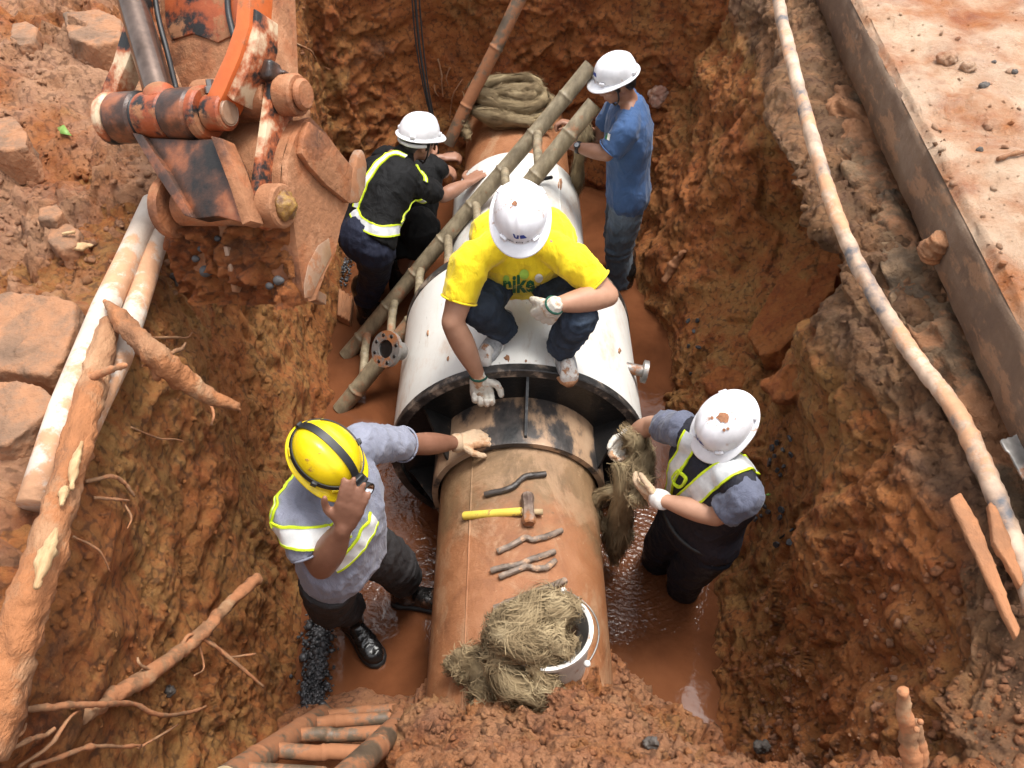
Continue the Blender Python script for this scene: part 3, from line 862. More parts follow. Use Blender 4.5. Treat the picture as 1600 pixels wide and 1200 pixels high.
# ---- hard hat
def helmet(root, c, f, u, mat, s=.875, brim=.048, name='hard_hat', logo=None, text=None, clips=True, ridge=True):
    f = unit(f); u = unit(u - f * np.dot(u, f)); r = np.cross(f, u)
    A, B, H = .112 * s, .136 * s, .130 * s
    nphi = 96
    phis = np.arange(nphi) * 2 * PI / nphi          # 0 = front
    def ring(el, off=0.0):
        out = []
        for ph in phis:
            ce, se = math.cos(el), math.sin(el)
            ce2 = ce ** .86
            x = (A + off) * ce2 * math.sin(ph); y = (B + off) * ce2 * math.cos(ph); z = (H + off) * se ** .92 if se > 0 else 0
            if ridge:
                w = math.exp(-(x / (.017 * s)) ** 4) * sstep(.30, .75, el) * (.0075 * s)
                w += .6 * math.exp(-((abs(x) - .046 * s) / (.010 * s)) ** 4) * sstep(.45, .8, el) * (.004 * s) * (1 if el < 1.4 else 0)
                z += w; y *= 1 + .25 * w / B
            out.append(c + r * x + f * y + u * z)
        return out
    rows = []
    els = np.concatenate([np.linspace(0, 1.2, 22), np.linspace(1.26, PI / 2 - .02, 8)])
    def brow(of, dz, add):
        out = []
        for ph in phis:
            k = max(0, math.cos(ph)); b_ = (.016 * s + (brim - .014) * s * k ** 1.6) * of
            x = (A + b_ + add) * math.sin(ph); y = (B + b_ + add) * math.cos(ph)
            z = dz - of * (.006 + .016 * k * k) * s
            out.append(c + r * x + f * y + u * z)
        return out
    inner_t = .004 * s
    rows.append(ring(els[0], -inner_t)[:])
    rows.append(brow(1.0, -.007 * s, -.002 * s)); rows.append(brow(1.0, -.002 * s, .001 * s)); rows.append(brow(.93, .001 * s, 0)); rows.append(brow(.4, .001 * s, 0)); rows.append(brow(.08, .003 * s, 0))
    for e in els: rows.append(ring(e))
    V = [p for row in rows for p in row]
    F = []
    for i in range(len(rows) - 1):
        for j in range(nphi):
            k = (j + 1) % nphi
            F.append((i * nphi + j, i * nphi + k, (i + 1) * nphi + k, (i + 1) * nphi + j))
    V.append(c + u * (H + (.0075 * s if ridge else 0))); e = len(V) - 1; L = (len(rows) - 1) * nphi
    for j in range(nphi): F.append((L + j, L + (j + 1) % nphi, e))
    # inside of the shell
    n0 = len(V)
    rin = [ring(0, -inner_t)] + [ring(x, -inner_t) for x in np.linspace(.15, 1.5, 8)]
    for row in rin: V += row
    for i in range(len(rin) - 1):
        for j in range(nphi):
            k = (j + 1) % nphi
            F.append((n0 + i * nphi + k, n0 + i * nphi + j, n0 + (i + 1) * nphi + j, n0 + (i + 1) * nphi + k))
    F.append(tuple(n0 + (len(rin) - 1) * nphi + j for j in range(nphi))[::-1])
    hat = obj(name, (np.array(V), F), mat, root)
    HATS[hat.name] = (np.array(V), F)
    tree = bvh_of((np.array(V), F))
    if clips:
        for ph in (.62, -.62, 2.3, -2.3):
            y, x = math.cos(ph), math.sin(ph)
            pc = c + r * x * (A + .004 * s) + f * y * (B + .004 * s) + u * .016 * s
            od = unit(r * x / A + f * y / B); td = np.cross(od, u)
            obj('slot_cover', box(pc, td * .017 * s, od * .007 * s, u * .010 * s, .003), mat, hat)
    def on(x, z, lift=.0018):
        """point on the front of the shell, x across, z up the front (metres)"""
        a = x / A; 
        o_ = c + f * .4 * math.cos(a) + r * .4 * math.sin(a) + u * (z + .0)
        h = tree.ray_cast(Vector(o_), Vector(c + u * (z * .55) - o_).normalized())
        if h[0] is None: return c + f * B
        n_ = np.array(h[1]); q_ = np.array(h[0])
        return q_ + (n_ if np.dot(n_, q_ - c) > 0 else -n_) * lift
    if logo:
        for k, shp in enumerate(LOGO):
            Vs = [(x * .019 * s - .002 + logo, z * .020 * s + .088 * s) for x, z in shp]
            add_print('logo', [Vs], on, m_blue, hat)
    if text:
        hs = text_mesh(text, .020 * s, .0)
        tv, tf = hs
        V2 = np.array([on(x * 1.65 + logo * .6, z + .026 * s) for x, z in tv])
        obj('lettering', (V2, tf), m_ink, hat, smooth=False)
    return hat
HATS = {}
m_splat = M('mud_splat', (.36, .165, .085), 40, .9, .8, 120, .006)
def splat(hat, u, v, r, seed, name='mud_splat'):
    g = Garment(HATS[hat.name]); rg = np.random.RandomState(seed)
    def on(x, z):
        q = g.px(x, z); return q + unit(EYE - q) * .003
    ol = [(u + r * (.55 + .6 * rg.rand()) * math.cos(t), v + r * .9 * (.55 + .6 * rg.rand()) * math.sin(t)) for t in np.linspace(0, 2 * PI, 15)[:-1]]
    add_print(name, [ol], on, m_splat, hat)
    for _ in range(5):
        t = rg.rand() * 6; d = r * rg.uniform(1.1, 1.8); s_ = r * rg.uniform(.1, .25); cx, cz = u + d * math.cos(t), v + d * math.sin(t)
        add_print(name, [[(cx + s_ * math.cos(k), cz + s_ * math.sin(k)) for k in np.linspace(0, 5.2, 6)]], on, m_splat, hat)
def hem(o, sh, el, fr, r, mat):
    sh, el = np.asarray(sh, float), np.asarray(el, float); c_ = sh + (el - sh) * fr; d = unit(el - sh)
    e1 = unit(np.cross(d, (0.3, 0, 1))); e2 = np.cross(d, e1)
    obj('hem', tube([c_ + (e1 * math.cos(t) + e2 * math.sin(t)) * r for t in np.linspace(0, 2 * PI, 40)], .0042, 6), mat, o)
LOGO = [[(-1.25, -.75), (-.85, -.75), (-.5, .2), (-.25, .25), (-.35, -.75), (.0, -.75), (.12, .6), (-.1, .8), (-.6, .8)],
        [(.3, .75), (.6, .75), (.65, -.25), (.85, -.3), (1.15, .75), (1.5, .75), (1.1, -.65), (.8, -.85), (.3, -.85)]]
def add_print(name, outlines, on, mat, parent):
    parts = []
    for o in outlines:
        bm = bmesh.new()
        f = bm.faces.new([bm.verts.new((x, z, 0)) for x, z in o])
        bmesh.ops.triangulate(bm, faces=[f])
        bmesh.ops.subdivide_edges(bm, edges=bm.edges[:], cuts=4, use_grid_fill=True)
        bmesh.ops.triangulate(bm, faces=bm.faces[:])
        bm.verts.index_update()
        V = np.array([on(v.co[0], v.co[1]) for v in bm.verts]); F = [tuple(v.index for v in q.verts) for q in bm.faces]
        bm.free(); parts.append((V, F))
    return obj(name, join(parts), mat, parent, smooth=False)
def text_mesh(s, size, bold=0.0):
    cu = bpy.data.curves.new('t', 'FONT'); cu.body = s; cu.size = size; cu.align_x = 'CENTER'; cu.resolution_u = 2; cu.offset = bold
    o = bpy.data.objects.new('t', cu); COL.objects.link(o)
    dg = bpy.context.evaluated_depsgraph_get()
    me = bpy.data.meshes.new_from_object(o.evaluated_get(dg))
    bm = bmesh.new(); bm.from_mesh(me)
    bmesh.ops.triangulate(bm, faces=bm.faces[:])
    for _ in range(4):
        le = [e for e in bm.edges if e.calc_length() > size * .10]
        if not le: break
        bmesh.ops.subdivide_edges(bm, edges=le, cuts=1)
        bmesh.ops.triangulate(bm, faces=[f for f in bm.faces if len(f.verts) > 3])
    bm.verts.index_update()
    V = [(v.co.x, v.co.y) for v in bm.verts]; F = [tuple(v.index for v in f.verts) for f in bm.faces]
    bm.free(); bpy.data.objects.remove(o); bpy.data.meshes.remove(me); bpy.data.curves.remove(cu)
    return V, F

# ---- strips of tape that hug a garment
class Garment:
    def __init__(s, VF): s.t = bvh_of(VF)
    def px(s, u, v, fb=None):
        d = Vector(ray(u, v)).normalized()
        h = s.t.ray_cast(Vector(EYE), d)
        if h[0] is not None: return np.array(h[0])
        best = None
        for t in np.linspace(1.5, 6, 90):
            q = s.t.find_nearest(Vector(EYE) + d * float(t))
            if best is None or q[3] < best[1]: best = (np.array(q[0]), q[3])
        return best[0]
    def near(s, p):
        q = s.t.find_nearest(Vector(p)); return np.array(q[0]), np.array(q[1])
    def strip(s, name, pts, lo, hi, lift, thick, mat, parent, per=10, nx=5):
        pts = spline(np.asarray(pts, float), per)
        prj = np.array([s.near(p)[0] for p in pts]); nn = np.array([s.near(p)[1] for p in pts])
        for _ in range(4):
            k = nn.copy(); k[1:-1] = (nn[:-2] + nn[1:-1] * 2 + nn[2:]); nn = k / np.linalg.norm(k, axis=1)[:, None]
            k = prj.copy(); k[1:-1] = (prj[:-2] + prj[1:-1] * 2 + prj[2:]) / 4; prj = k
        T = np.gradient(prj, axis=0); T /= np.linalg.norm(T, axis=1)[:, None] + 1e-9
        S = np.cross(nn, T)
        m = len(pts); xs = np.linspace(lo, hi, nx); rows = []
        for i in range(m):
            row_o, row_i = [], []
            for x in xs:
                p = prj[i] + S[i] * x
                q, n = s.near(p)
                w = q * .75 + p * .25
                if np.dot(w - q, n) < 0: w = q
                n = unit(n + nn[i])
                row_o.append(w + n * (lift + thick)); row_i.append(w + n * lift * .3)
            rows.append(row_o + row_i[::-1])
        k = 2 * nx; V = [p for r_ in rows for p in r_]; F = []
        for i in range(m - 1):
            for j in range(k):
                q = (j + 1) % k
                F.append((i * k + j, i * k + q, (i + 1) * k + q, (i + 1) * k + j))
        F.append(tuple(range(k))[::-1]); F.append(tuple((m - 1) * k + j for j in range(k)))
        return obj(name, (np.array(V), F), mat, parent, auto=40)
    def tape(s, vest, pts, w=.05, mat=None, ed=.008):
        o = s.strip('reflective_tape', pts, -w / 2, w / 2, .004, .003, mat, vest)
        for a in (-1, 1):
            s.strip('piping', pts, a * w / 2 - ed * .5, a * w / 2 + ed * .5, .005, .004, m_lime, vest, nx=3)
        return o

def torso_loft(hips, neck, lat0, lat1, w, dep, inflate=0.0, bottom=0.0, bend=0.0, belly=0.0, top=1.0):
    """cross sections from below the hips to the base of the neck"""
    hips, neck = np.asarray(hips, float), np.asarray(neck, float)
    ax = neck - hips; L = np.linalg.norm(ax); axu = ax / L
    lat0 = unit(lat0); lat1 = unit(lat1)
    ts = [-.16 - bottom, -.05, .08, .22, .38, .55, .72, .86, .95, 1.0]
    W = [.86, .98, .97, .90, .90, .98, 1.02, .93, .62, .36]
    D = [.82, .98, .98, .93, .95, 1.02, 1.0, .84, .62, .50]
    cs, A, B, ra, rb = [], [], [], [], []
    for t, a, d in zip(ts, W, D):
        if t > top: break
        tt = min(1, max(0, t))
        la = unit(lat0 * (1 - tt) + lat1 * tt); la = unit(la - axu * np.dot(la, axu))
        fw = np.cross(axu, la)           # forward
        fw = -fw if False else fw
        c = hips + ax * t - fw * bend * math.sin(PI * tt) + fw * belly * math.sin(PI * min(1, tt * 1.3)) * .35
        cs.append(c); A.append(la); B.append(fw); ra.append(w * a / 2 + inflate); rb.append(dep * d / 2 + inflate + belly * .4 * math.sin(PI * min(1, tt * 1.3)))
    return loft(cs, A, B, ra, rb, 28, 2.3)

def taper_limb(a, b, c, r, n=14):
    """two bones with muscle: r = (top, mid, joint, mid, end)"""
    return [bone(a, b, r[0], r[2], n, prof=(r[1] / ((r[0] + r[2]) / 2) - 1)), bone(b, c, r[2] * .98, r[4], n, prof=(r[3] / ((r[2] + r[4]) / 2) - 1) * 1.2), ball(b, r[2] * 1.0, 12)]
def fold_leg(a, b, c, r0, r1, r2, seed, amp=.10, n=26):
    """a trouser leg with gathered folds at the knee and above the hem"""
    a, b, c = (np.asarray(q, float) for q in (a, b, c))
    pts = spline([a, a + (b - a) * .5, b - (b - a) * .08, b + (c - b) * .10, b + (c - b) * .55, c], 8)
    m = len(pts); t = np.linspace(0, 1, m)
    R = np.interp(t, [0, .45, 1], [r0, r1, r2])
    rg = np.random.RandomState(seed); ph = rg.rand(6) * 6
    T, N, B = frames(pts); th = np.arange(n) * 2 * PI / n; V = []
    k = np.exp(-((t - .47) / .10) ** 2) + .9 * np.exp(-((t - .93) / .12) ** 2) + .35
    for i in range(m):
        w = np.sin(t[i] * 46 + 2.2 * np.sin(th + ph[0]) + ph[1]) * .6 + np.sin(t[i] * 83 + 3 * np.sin(th * 2 + ph[2])) * .4
        rr = R[i] * (1 + amp * k[i] * w * .55)
        V.append(pts[i] + rr[:, None] * (np.cos(th)[:, None] * N[i] + np.sin(th)[:, None] * B[i]))
    V = np.concatenate(V); F = []
    for i in range(m - 1):
        for j in range(n):
            q = (j + 1) % n
            F.append((i * n + j, i * n + q, (i + 1) * n + q, (i + 1) * n + j))
    F.append(tuple(range(n))[::-1]); F.append(tuple((m - 1) * n + j for j in range(n)))
    return V, F
def foot_loft(heel, toe, s=1.0, grow=0.0, up=UPZ, flat=None):
    heel, toe = np.asarray(heel, float), np.asarray(toe, float)
    f = unit(toe - heel); L = np.linalg.norm(toe - heel); r = unit(np.cross(f, up)); u = np.cross(r, f)
    ts = [0, .04, .15, .32, .5, .68, .82, .93, 1.0]
    w = [.018, .029, .035, .033, .037, .045, .044, .034, .014]
    h = [.030, .046, .052, .050, .044, .035, .028, .024, .014]
    cs, ra, rb = [], [], []
    for t, a, b_ in zip(ts, w, h):
        hh = b_ * s if flat is None else flat
        cs.append(heel + f * L * t + u * (hh + (0 if flat is None else -.004)))
        ra.append(a * s + grow); rb.append(hh + (grow if flat is None else 0))
    return loft(cs, r, u, ra, rb, 20, 2.6)
def boot_parts(an, toe_dir, s=1.0, shaft=.30, r=.056):
    an = np.asarray(an, float); f = unit(np.asarray(toe_dir, float) * np.array((1, 1, 0)))
    heel = an - f * .07 * s; toe = an + f * .19 * s
    return heel, toe

class Pers:
    """joints given in metres; builds body, clothes and hands"""
    def __init__(s, base, label, group='workers in the trench'):
        s.root = empty('person', base, label, 'person', group); s.body = []
    def arm(s, sh, el, wr, r=(.050, .050, .041, .041, .027)):
        s.body += taper_limb(np.asarray(sh), np.asarray(el), np.asarray(wr), r)
    def finish_body(s, mat, vox=.0095, smooth=3):
        s.body_o = obj('body', fuse(s.body, vox, smooth), mat, s.root)
    def glove(s, parts, mat, cuff_a, cuff_b, r, cmat):
        g = obj('glove', fuse(parts, .0035, 3, wave_cloth(.0012, 60)), mat, s.root)
        a, b_ = np.asarray(cuff_a, float), np.asarray(cuff_b, float)
        obj('cuff', tube([a, a + (b_ - a) * .3, a + (b_ - a) * .7, b_], [r * .98, r * 1.06, r * 1.06, r], 18), cmat, g)
        return g

LOGO_TEXT = '东江自来水'
def eyes(P_, q, fr, s=1.0):
    r, f, u = fr
    for sx in (-1, 1):
        e = obj('eye', ball(q(sx * .031, .074, .003), .0115 * s, 12), m_eye, P_.root)
    for sx in (-1, 1):
        obj('eyebrow', bone(q(sx * .018, .088, .026), q(sx * .046, .078, .026), .0032, .0022, 6), m_hair, P_.root)
def hair_cap(P_, c, f, u, s=1.0):
    f = unit(f); u = unit(u - f * np.dot(u, f)); r = np.cross(f, u)
    parts = [ellip(c + s * (u * .040 - f * .018), s * r * .078, s * f * .094, s * u * .088, 18, 12),
             ellip(c + s * (-u * .022 - f * .058), s * r * .064, s * f * .046, s * u * .055, 16, 10)]
    for sx in (-1, 1): parts.append(ellip(c + s * (r * .068 * sx + u * .010 + f * .020), s * r * .010, s * f * .016, s * u * .035, 10, 8))
    obj('hair', fuse(parts, .006, 2, lambda W, N: .002 * pnoise(W * 90)), m_hair, P_.root)
def chin_strap(P_, q, sides=(-1, 1)):
    for sx in sides:
        pts = spline([q(sx * .082, .030, .045), q(sx * .083, .028, -.01), q(sx * .070, .035, -.065), q(sx * .025, .050, -.118), q(0, .055, -.122)], 6)
        obj('chin_strap', tube(pts, .0048, 6), m_blk, P_.root)

# ================================================================ 1 the man in yellow squatting on the barrel
p = Pers(P(820, 545, z=1.0), 'person in a yellow shirt and jeans squatting on the white barrel')
hips = np.array((.04, 2.86, 1.20)); neck = np.array((.04, 2.63, 1.585))
hc = np.array((.03, 2.485, 1.725)); hf = unit((-.03, -.72, -.70)); hu = unit((0, -.66, .74))
shR, elR, wrR = np.array((-.165, 2.545, 1.475)), P(707, 504, z=1.27), P(748, 588, z=.98)      # his right arm, left in the photo
shL, elL, wrL = np.array((.235, 2.55, 1.475)), P(949, 462, z=1.36), P(866, 477, z=1.42)
hd, q, fr = head_parts(hc, hf, hu)
p.body = hd + [bone(neck - (0, 0, .02), hc + hf * -.02 - hu * .03, .058, .055)]
p.body += [torso_loft(hips, neck, (1, 0, 0), (1, 0, 0), .33, .20, -.01, bend=.05)]
p.arm(shR, elR, wrR, (.055, .056, .047, .048, .031)); p.arm(shL, elL, wrL, (.055, .056, .047, .049, .031))
for a in (shR, shL): p.body.append(bone(neck, a, .05, .055))
kR, kL = np.array((-.135, 2.51, 1.26)), np.array((.262, 2.42, 1.29))
aR, aL = P(789, 520, z=1.06), P(874, 548, z=1.05)
p.body += taper_limb(hips + (-.09, 0, 0), kR, aR, (.075, .07, .052, .052, .036)) + taper_limb(hips + (.09, 0, 0), kL, aL, (.075, .07, .052, .052, .036))
p.finish_body(m_skin)
eyes(p, q, fr); hair_cap(p, hc, hf, hu)
tp = [torso_loft(hips, neck, (1, 0, 0), (1, 0, 0), .40, .27, .014, bend=.02, belly=.07)]
for sh, el in ((shR, elR), (shL, elL)):
    e = sh + (el - sh) * (.62 if sh is shR else .66)
    tp += [bone(neck + (0, .01, -.03), sh, .06, .068, 14), tube([sh - (el - sh) * .15, sh, sh + (e - sh) * .5, e], [.045, .074, .071, .070], 20)]
tee = fuse(tp, .008, 5, wave_cloth(.0060, 10, (1, .6, .6), 2))
so = obj('shirt', tee, m_yellow, p.root)
hem(so, shR, elR, .62, .072, m_yellow); hem(so, shL, elL, .66, .072, m_yellow)
G = Garment(tee)
tr = [torso_loft(hips, hips + (neck - hips) * 1, (1, 0, 0), (1, 0, 0), .35, .235, .01, top=.4, bend=.03),
      fold_leg(hips + (-.085, -.02, .0), kR, aR + (0, 0, .015), .098, .080, .062, 3, .14), fold_leg(hips + (.085, -.02, 0), kL, aL + (0, 0, .015), .098, .082, .064, 8, .14), ball(kR, .080), ball(kL, .083)]
obj('trousers', fuse(tr, .008, 2, wave_cloth(.004, 14, (1, 1, 1), 9)), m_jean, p.root)
for (hu_, hv_, tu_, tv_, z0) in ((800, 516, 772, 552, .985), (868, 532, 883, 580, .968)):
    hl, tl = P(hu_, hv_, z=z0 + .005), P(tu_, tv_, z=z0 - .004)
    f_ = unit(tl - hl); tl = hl + f_ * .265
    sh_ = obj('shoe', fuse([foot_loft(hl + (0, 0, .018), tl + (0, 0, .018), 1.0), bone(hl + f_ * .07 + (0, 0, .07), hl + f_ * .06 + (0, 0, .12), .042, .042)], .005, 2), m_shoe, p.root)
    obj('sole', foot_loft(hl - f_ * .006, tl + f_ * .008, 1.05, .004, flat=.017), m_sole, sh_)
    rr_ = unit(np.cross(f_, UPZ))
    obj('toe_cap', fuse([foot_loft(hl + f_ * .195 + (0, 0, .012), tl + f_ * .004 + (0, 0, .012), .92)], .005, 2), m_shoew, sh_)
    for k in range(4):
        c_ = hl + f_ * (.115 + .022 * k) + (0, 0, .108 - .012 * k)
        obj('lace', tube(spline([c_ - rr_ * .026 - UPZ * .016, c_ - rr_ * .012, c_ + rr_ * .012, c_ + rr_ * .026 - UPZ * .016], 3), .0038, 6), m_shoew, sh_)
    for sx in (-1, 1):
        obj('side_stripe', tube(spline([hl + f_ * .05 + rr_ * sx * .037 + UPZ * .035, hl + f_ * .10 + rr_ * sx * .036 + UPZ * .075, hl + f_ * .17 + rr_ * sx * .040 + UPZ * .04], 5), .006, 6), m_shoew, sh_)
hat = helmet(p.root, hc + hu * .046 - hf * .006, unit(hf + hu * .22), hu, m_helm, .875, logo=.0001, text=LOGO_TEXT)
splat(hat, 804, 318, 5, 3)
chin_strap(p, q)
dR = unit((.05, -.14, -.9)); 
p.glove(hand_parts(wrR, (.12, -.10, -.98), (.1, -.75, 0), (1, 0, 0), 1.15, 1.14, 1.25, thumb=.2) + [bone(wrR, wrR + dR * .03, .036, .036)], m_glove, wrR - dR * .006, wrR + dR * .004, .0375, m_cuff)
dl = unit(P(834, 508, z=1.27) - wrL)
p.glove(hand_parts(wrL, dl, (-.1, .75, -.5), (-.7, .1, .2), 1.0, 1.16, 1.3, spread=.0, tsp=.3, thumb=.7) + [bone(wrL, wrL + dl * .03, .037, .038)], m_glove, wrL - dl * .006, wrL + dl * .004, .039, m_cuff)
# print on the chest
def shirt_print(u0, v0, u1, v1):
    def on(x, z, lift=.005):
        pt = G.px(u0 + (u1 - u0) * x - 0 * z, v0 + (v1 - v0) * x - z * (u1 - u0))
        return pt + unit(EYE - pt) * lift
    return on
on = shirt_print(786, 457, 836, 456)
tv, tf = text_mesh('nike', 1.0, .035)
xs = [x for x, _ in tv]; w_ = max(xs) - min(xs)
pr = obj('lettering', (np.array([on((x - min(xs)) / w_, z / w_ * 1.25) for x, z in tv]), tf), m_green, so, smooth=False)
def blob(cx, cz, rx, rz, k=14, ph=0.0): return [(cx + rx * math.cos(2 * PI * i / k + ph), cz + rz * math.sin(2 * PI * i / k + ph)) for i in range(k)]
add_print('print_spot', [blob(.10, .42, .10, .12)], on, m_ltgreen, so)
add_print('print_spot', [blob(.66, .55, .15, .16)], on, m_ltgreen, so)
add_print('print_spot', [blob(1.12, .42, .13, .14)], on, m_printw, so)
add_print('print_palm', [[(1.0, .03), (1.08, .12), (1.02, .2), (1.12, .16), (1.17, .26), (1.2, .15), (1.32, .2), (1.25, .1), (1.34, .04), (1.2, .06), (1.34, -.22), (1.31, -.24), (1.16, .05)]], on, m_green, so)

# ================================================================ 2 the man in the yellow helmet, front left
p = Pers(P(600, 960, z=0), 'person in a yellow helmet with a headlamp standing left of the pipe')
hips = np.array((-.625, 1.60, .86)); neck = np.array((-.635, 1.66, 1.30))
shL = np.array((-.545, 1.835, 1.215)); elL = P(645, 694, z=.985); wrL = P(714, 692, z=.815)
shR = P(462, 800, z=1.255); elR = P(503, 884, z=1.11); wrR = P(537, 822, z=1.36)
hc = P(505, 722, z=1.435); hf = unit((.60, -.42, -.62)); hu = unit((.40, -.30, .86))
lat = unit(shR - shL)                      # his right
hd, q, fr = head_parts(hc, hf, hu)
p.body = hd + [bone(neck - (0, 0, .03), hc - hf * .02 - hu * .03, .062, .058), torso_loft(hips, neck, lat, lat, .35, .23, -.01)]
p.arm(shL, elL, wrL, (.055, .054, .043, .044, .029)); p.arm(shR, elR, wrR, (.056, .056, .046, .049, .031))
p.body += [bone(neck, shL, .05, .055), bone(neck, shR, .05, .055)]
hipR, hipL = hips + lat * .09 - (0, 0, .04), hips - lat * .09 - (0, 0, .04)
kR, kL = P(516, 945, z=.47), P(617, 882, z=.49)
aR, aL = P(548, 968, z=.10), P(634, 925, z=.10)
p.body += taper_limb(hipR, kR, aR, (.078, .075, .055, .055, .04)) + taper_limb(hipL, kL, aL, (.078, .075, .055, .055, .04))
dr = unit(P(554, 772, z=1.50) - wrR)
p.body += hand_parts(wrR, dr, hc + hf * .1 - wrR - dr * .1 + (.1, .25, 0), (-1, 0, .1), .12, 1.10, 1.1, spread=.12, thumb=-.2)
p.finish_body(m_skin_tan, .008)
eyes(p, q, fr); hair_cap(p, hc, hf, hu)
sp = [torso_loft(hips, neck, lat, lat, .37, .255, .008, bottom=.03, belly=.04)]
eL = shL + (elL - shL) * .80; eR = shR + (elR - shR) * .70
sp += [bone(neck - (0, 0, .03), shL, .065, .070, 14), bone(neck - (0, 0, .03), shR, .068, .075, 14),
       tube([shL - (eL - shL) * .2, shL, shL + (eL - shL) * .5, eL], [.05, .076, .070, .066], 20), tube([shR - (eR - shR) * .2, shR, shR + (eR - shR) * .5, eR], [.05, .080, .078, .077], 20)]
polo = fuse(sp, .008, 5, wave_cloth(.006, 9, (1, 1, .6), 5))
so = obj('shirt', polo, m_greypolo, p.root)
hem(so, shL, elL, .80, .068, m_greypolo); hem(so, shR, elR, .70, .079, m_greypolo)
cf = unit((hf * (1, 1, 0)))
cl_ = []
for sg in (-1, 1):
    a = neck + (0, 0, .045)
    cl_.append(prism([a - cf * .055 + lat * sg * .03, a + lat * sg * .072 + cf * .0, a + cf * .075 + lat * sg * .035 - UPZ * .05, a + cf * .10 + lat * sg * .055 - UPZ * .095, a + lat * sg * .088 + cf * .04 - UPZ * .045, a - cf * .07 + lat * sg * .05 - UPZ * .025], (0, 0, .006)))
obj('collar', join(cl_), m_greypolo, so, smooth=False)
G = Garment(polo)
wst = G.px(500, 842)
ve = obj('safety_vest', tube([wst, wst + (0, 0, .01)], .001, 4), m_reflw, p.root)
G.tape(ve, [G.px(u, v) for u, v in ((412, 812), (425, 826), (445, 838), (480, 842), (515, 836), (545, 822))], .072, m_reflw)
G.tape(ve, [G.px(u, v) for u, v in ((584, 808), (572, 830), (556, 855), (540, 872), (520, 884))], .068, m_reflw)
G.tape(ve, [G.px(u, v) for u, v in ((412, 815), (418, 790), (428, 765), (445, 735))], .022, m_reflw)
tr = [torso_loft(hips, neck, lat, lat, .35, .25, .0, top=.3), fold_leg(hipR, kR, aR + (0, 0, .12), .108, .090, .080, 1, .12), fold_leg(hipL, kL, aL + (0, 0, .12), .112, .092, .082, 2, .12)]
obj('trousers', fuse(tr, .008, 2, wave_cloth(.004, 11, (1, 1, .6), 3)), m_greytr, p.root)
for an, td in ((aR, P(577, 1003, z=.02) - P(548, 965, z=.02)), (aL, P(680, 934, z=.02) - P(630, 930, z=.02))):
    f_ = unit(td * (1, 1, 0)); hl = an * (1, 1, 0) - f_ * .07 + (0, 0, .0); tl = hl + f_ * .29
    bo = obj('boot', fuse([foot_loft(hl + (0, 0, .016), tl + (0, 0, .016), 1.12), bone(an + (0, 0, -.02), an + (0, 0, .20), .056, .066, 16)], .006, 3, wave_cloth(.002, 22)), m_boot, p.root)
    obj('sole', foot_loft(hl - f_ * .006, tl + f_ * .006, 1.18, .004, flat=.016), m_blk, bo)
hat = helmet(p.root, hc + hu * .048 - hf * .004, unit(hf + hu * .15), hu, m_helm_y, .875, brim=.042, clips=True)
# headlamp with straps over and around the helmet
cH = hc + hu * .048 - hf * .004; f_ = unit(unit(hf + hu * .15) - hu * np.dot(unit(hf + hu * .15), hu)); r_ = np.cross(f_, hu)
def shell_pt(az, el, off=.006):
    ce = math.cos(el) ** .86
    return cH + r_ * (.098 + off) * ce * math.sin(az) + f_ * (.119 + off) * ce * math.cos(az) + hu * (.114 + off) * max(0, math.sin(el)) ** .92
def band(pts, w, nrm):
    pts = np.array(pts); T = np.gradient(pts, axis=0); T /= np.linalg.norm(T, axis=1)[:, None]
    N = np.array([unit(x - cH) for x in pts]); S = np.cross(T, N)
    rows = []
    V = np.concatenate([np.stack([p_ + s_ * w, p_ - s_ * w, p_ - s_ * w - n_ * .004, p_ + s_ * w - n_ * .004]) for p_, s_, n_ in zip(pts, S, N)])
    F = [(4 * i + j, 4 * i + (j + 1) % 4, 4 * i + 4 + (j + 1) % 4, 4 * i + 4 + j) for i in range(len(pts) - 1) for j in range(4)]
    return V, F
hl_ = obj('headlamp', fuse([box(shell_pt(0, .30, .016), r_ * .026, f_ * .016, hu * .018, .004), box(shell_pt(0, .42, .010), r_ * .018, unit(f_ - hu) * .012, unit(hu + f_) * .016, .003)], .003, 1), m_blk, p.root)
la = unit(f_ * .9 + hu * .55)
obj('lamp_head', lathe([(-.03, .004), (-.03, .017), (0, .021), (.016, .0245), (.020, .0245), (.020, .021)], shell_pt(0, .27, .040), la, 28), m_blk, hl_, auto=40)
obj('reflector', lathe([(.017, .0212), (.012, .017), (.004, .009), (-.001, .003), (-.001, .0)], shell_pt(0, .27, .041), la, 28), m_chrome, hl_)
obj('bulb', ball(shell_pt(0, .27, .044), .0045, 10), m_printw, hl_)
obj('strap', band([shell_pt(0, e, .007) for e in np.linspace(.35, 1.5, 16)] + [shell_pt(PI, e, .007) for e in np.linspace(1.5, .25, 16)], .0125, None), m_blk, hl_, auto=40)
obj('strap', band([shell_pt(a, .30 - .10 * math.sin(a / 2) ** 2 + .0, .008) for a in np.linspace(0, 2 * PI, 60)], .008, None), m_blk, hl_, auto=40)
for az in (1.25, -1.25, PI):
    obj('strap_clip', box(shell_pt(az, .22, .008), np.cross(unit(shell_pt(az, .2) - cH), hu) * .010, hu * .014, unit(shell_pt(az, .2) - cH) * .006, .003), m_blk, hl_)
dl = unit(P(748, 690, z=.80) - wrL)
p.glove(hand_parts(wrL, unit(dl + (0, .15, .10)), (.1, .1, -1), (0, -.8, .3), .42, 1.05, 1.2, spread=.10), m_glove_dirty, wrL - dl * .02, wrL + dl * .02, .038, m_glove_dirty)

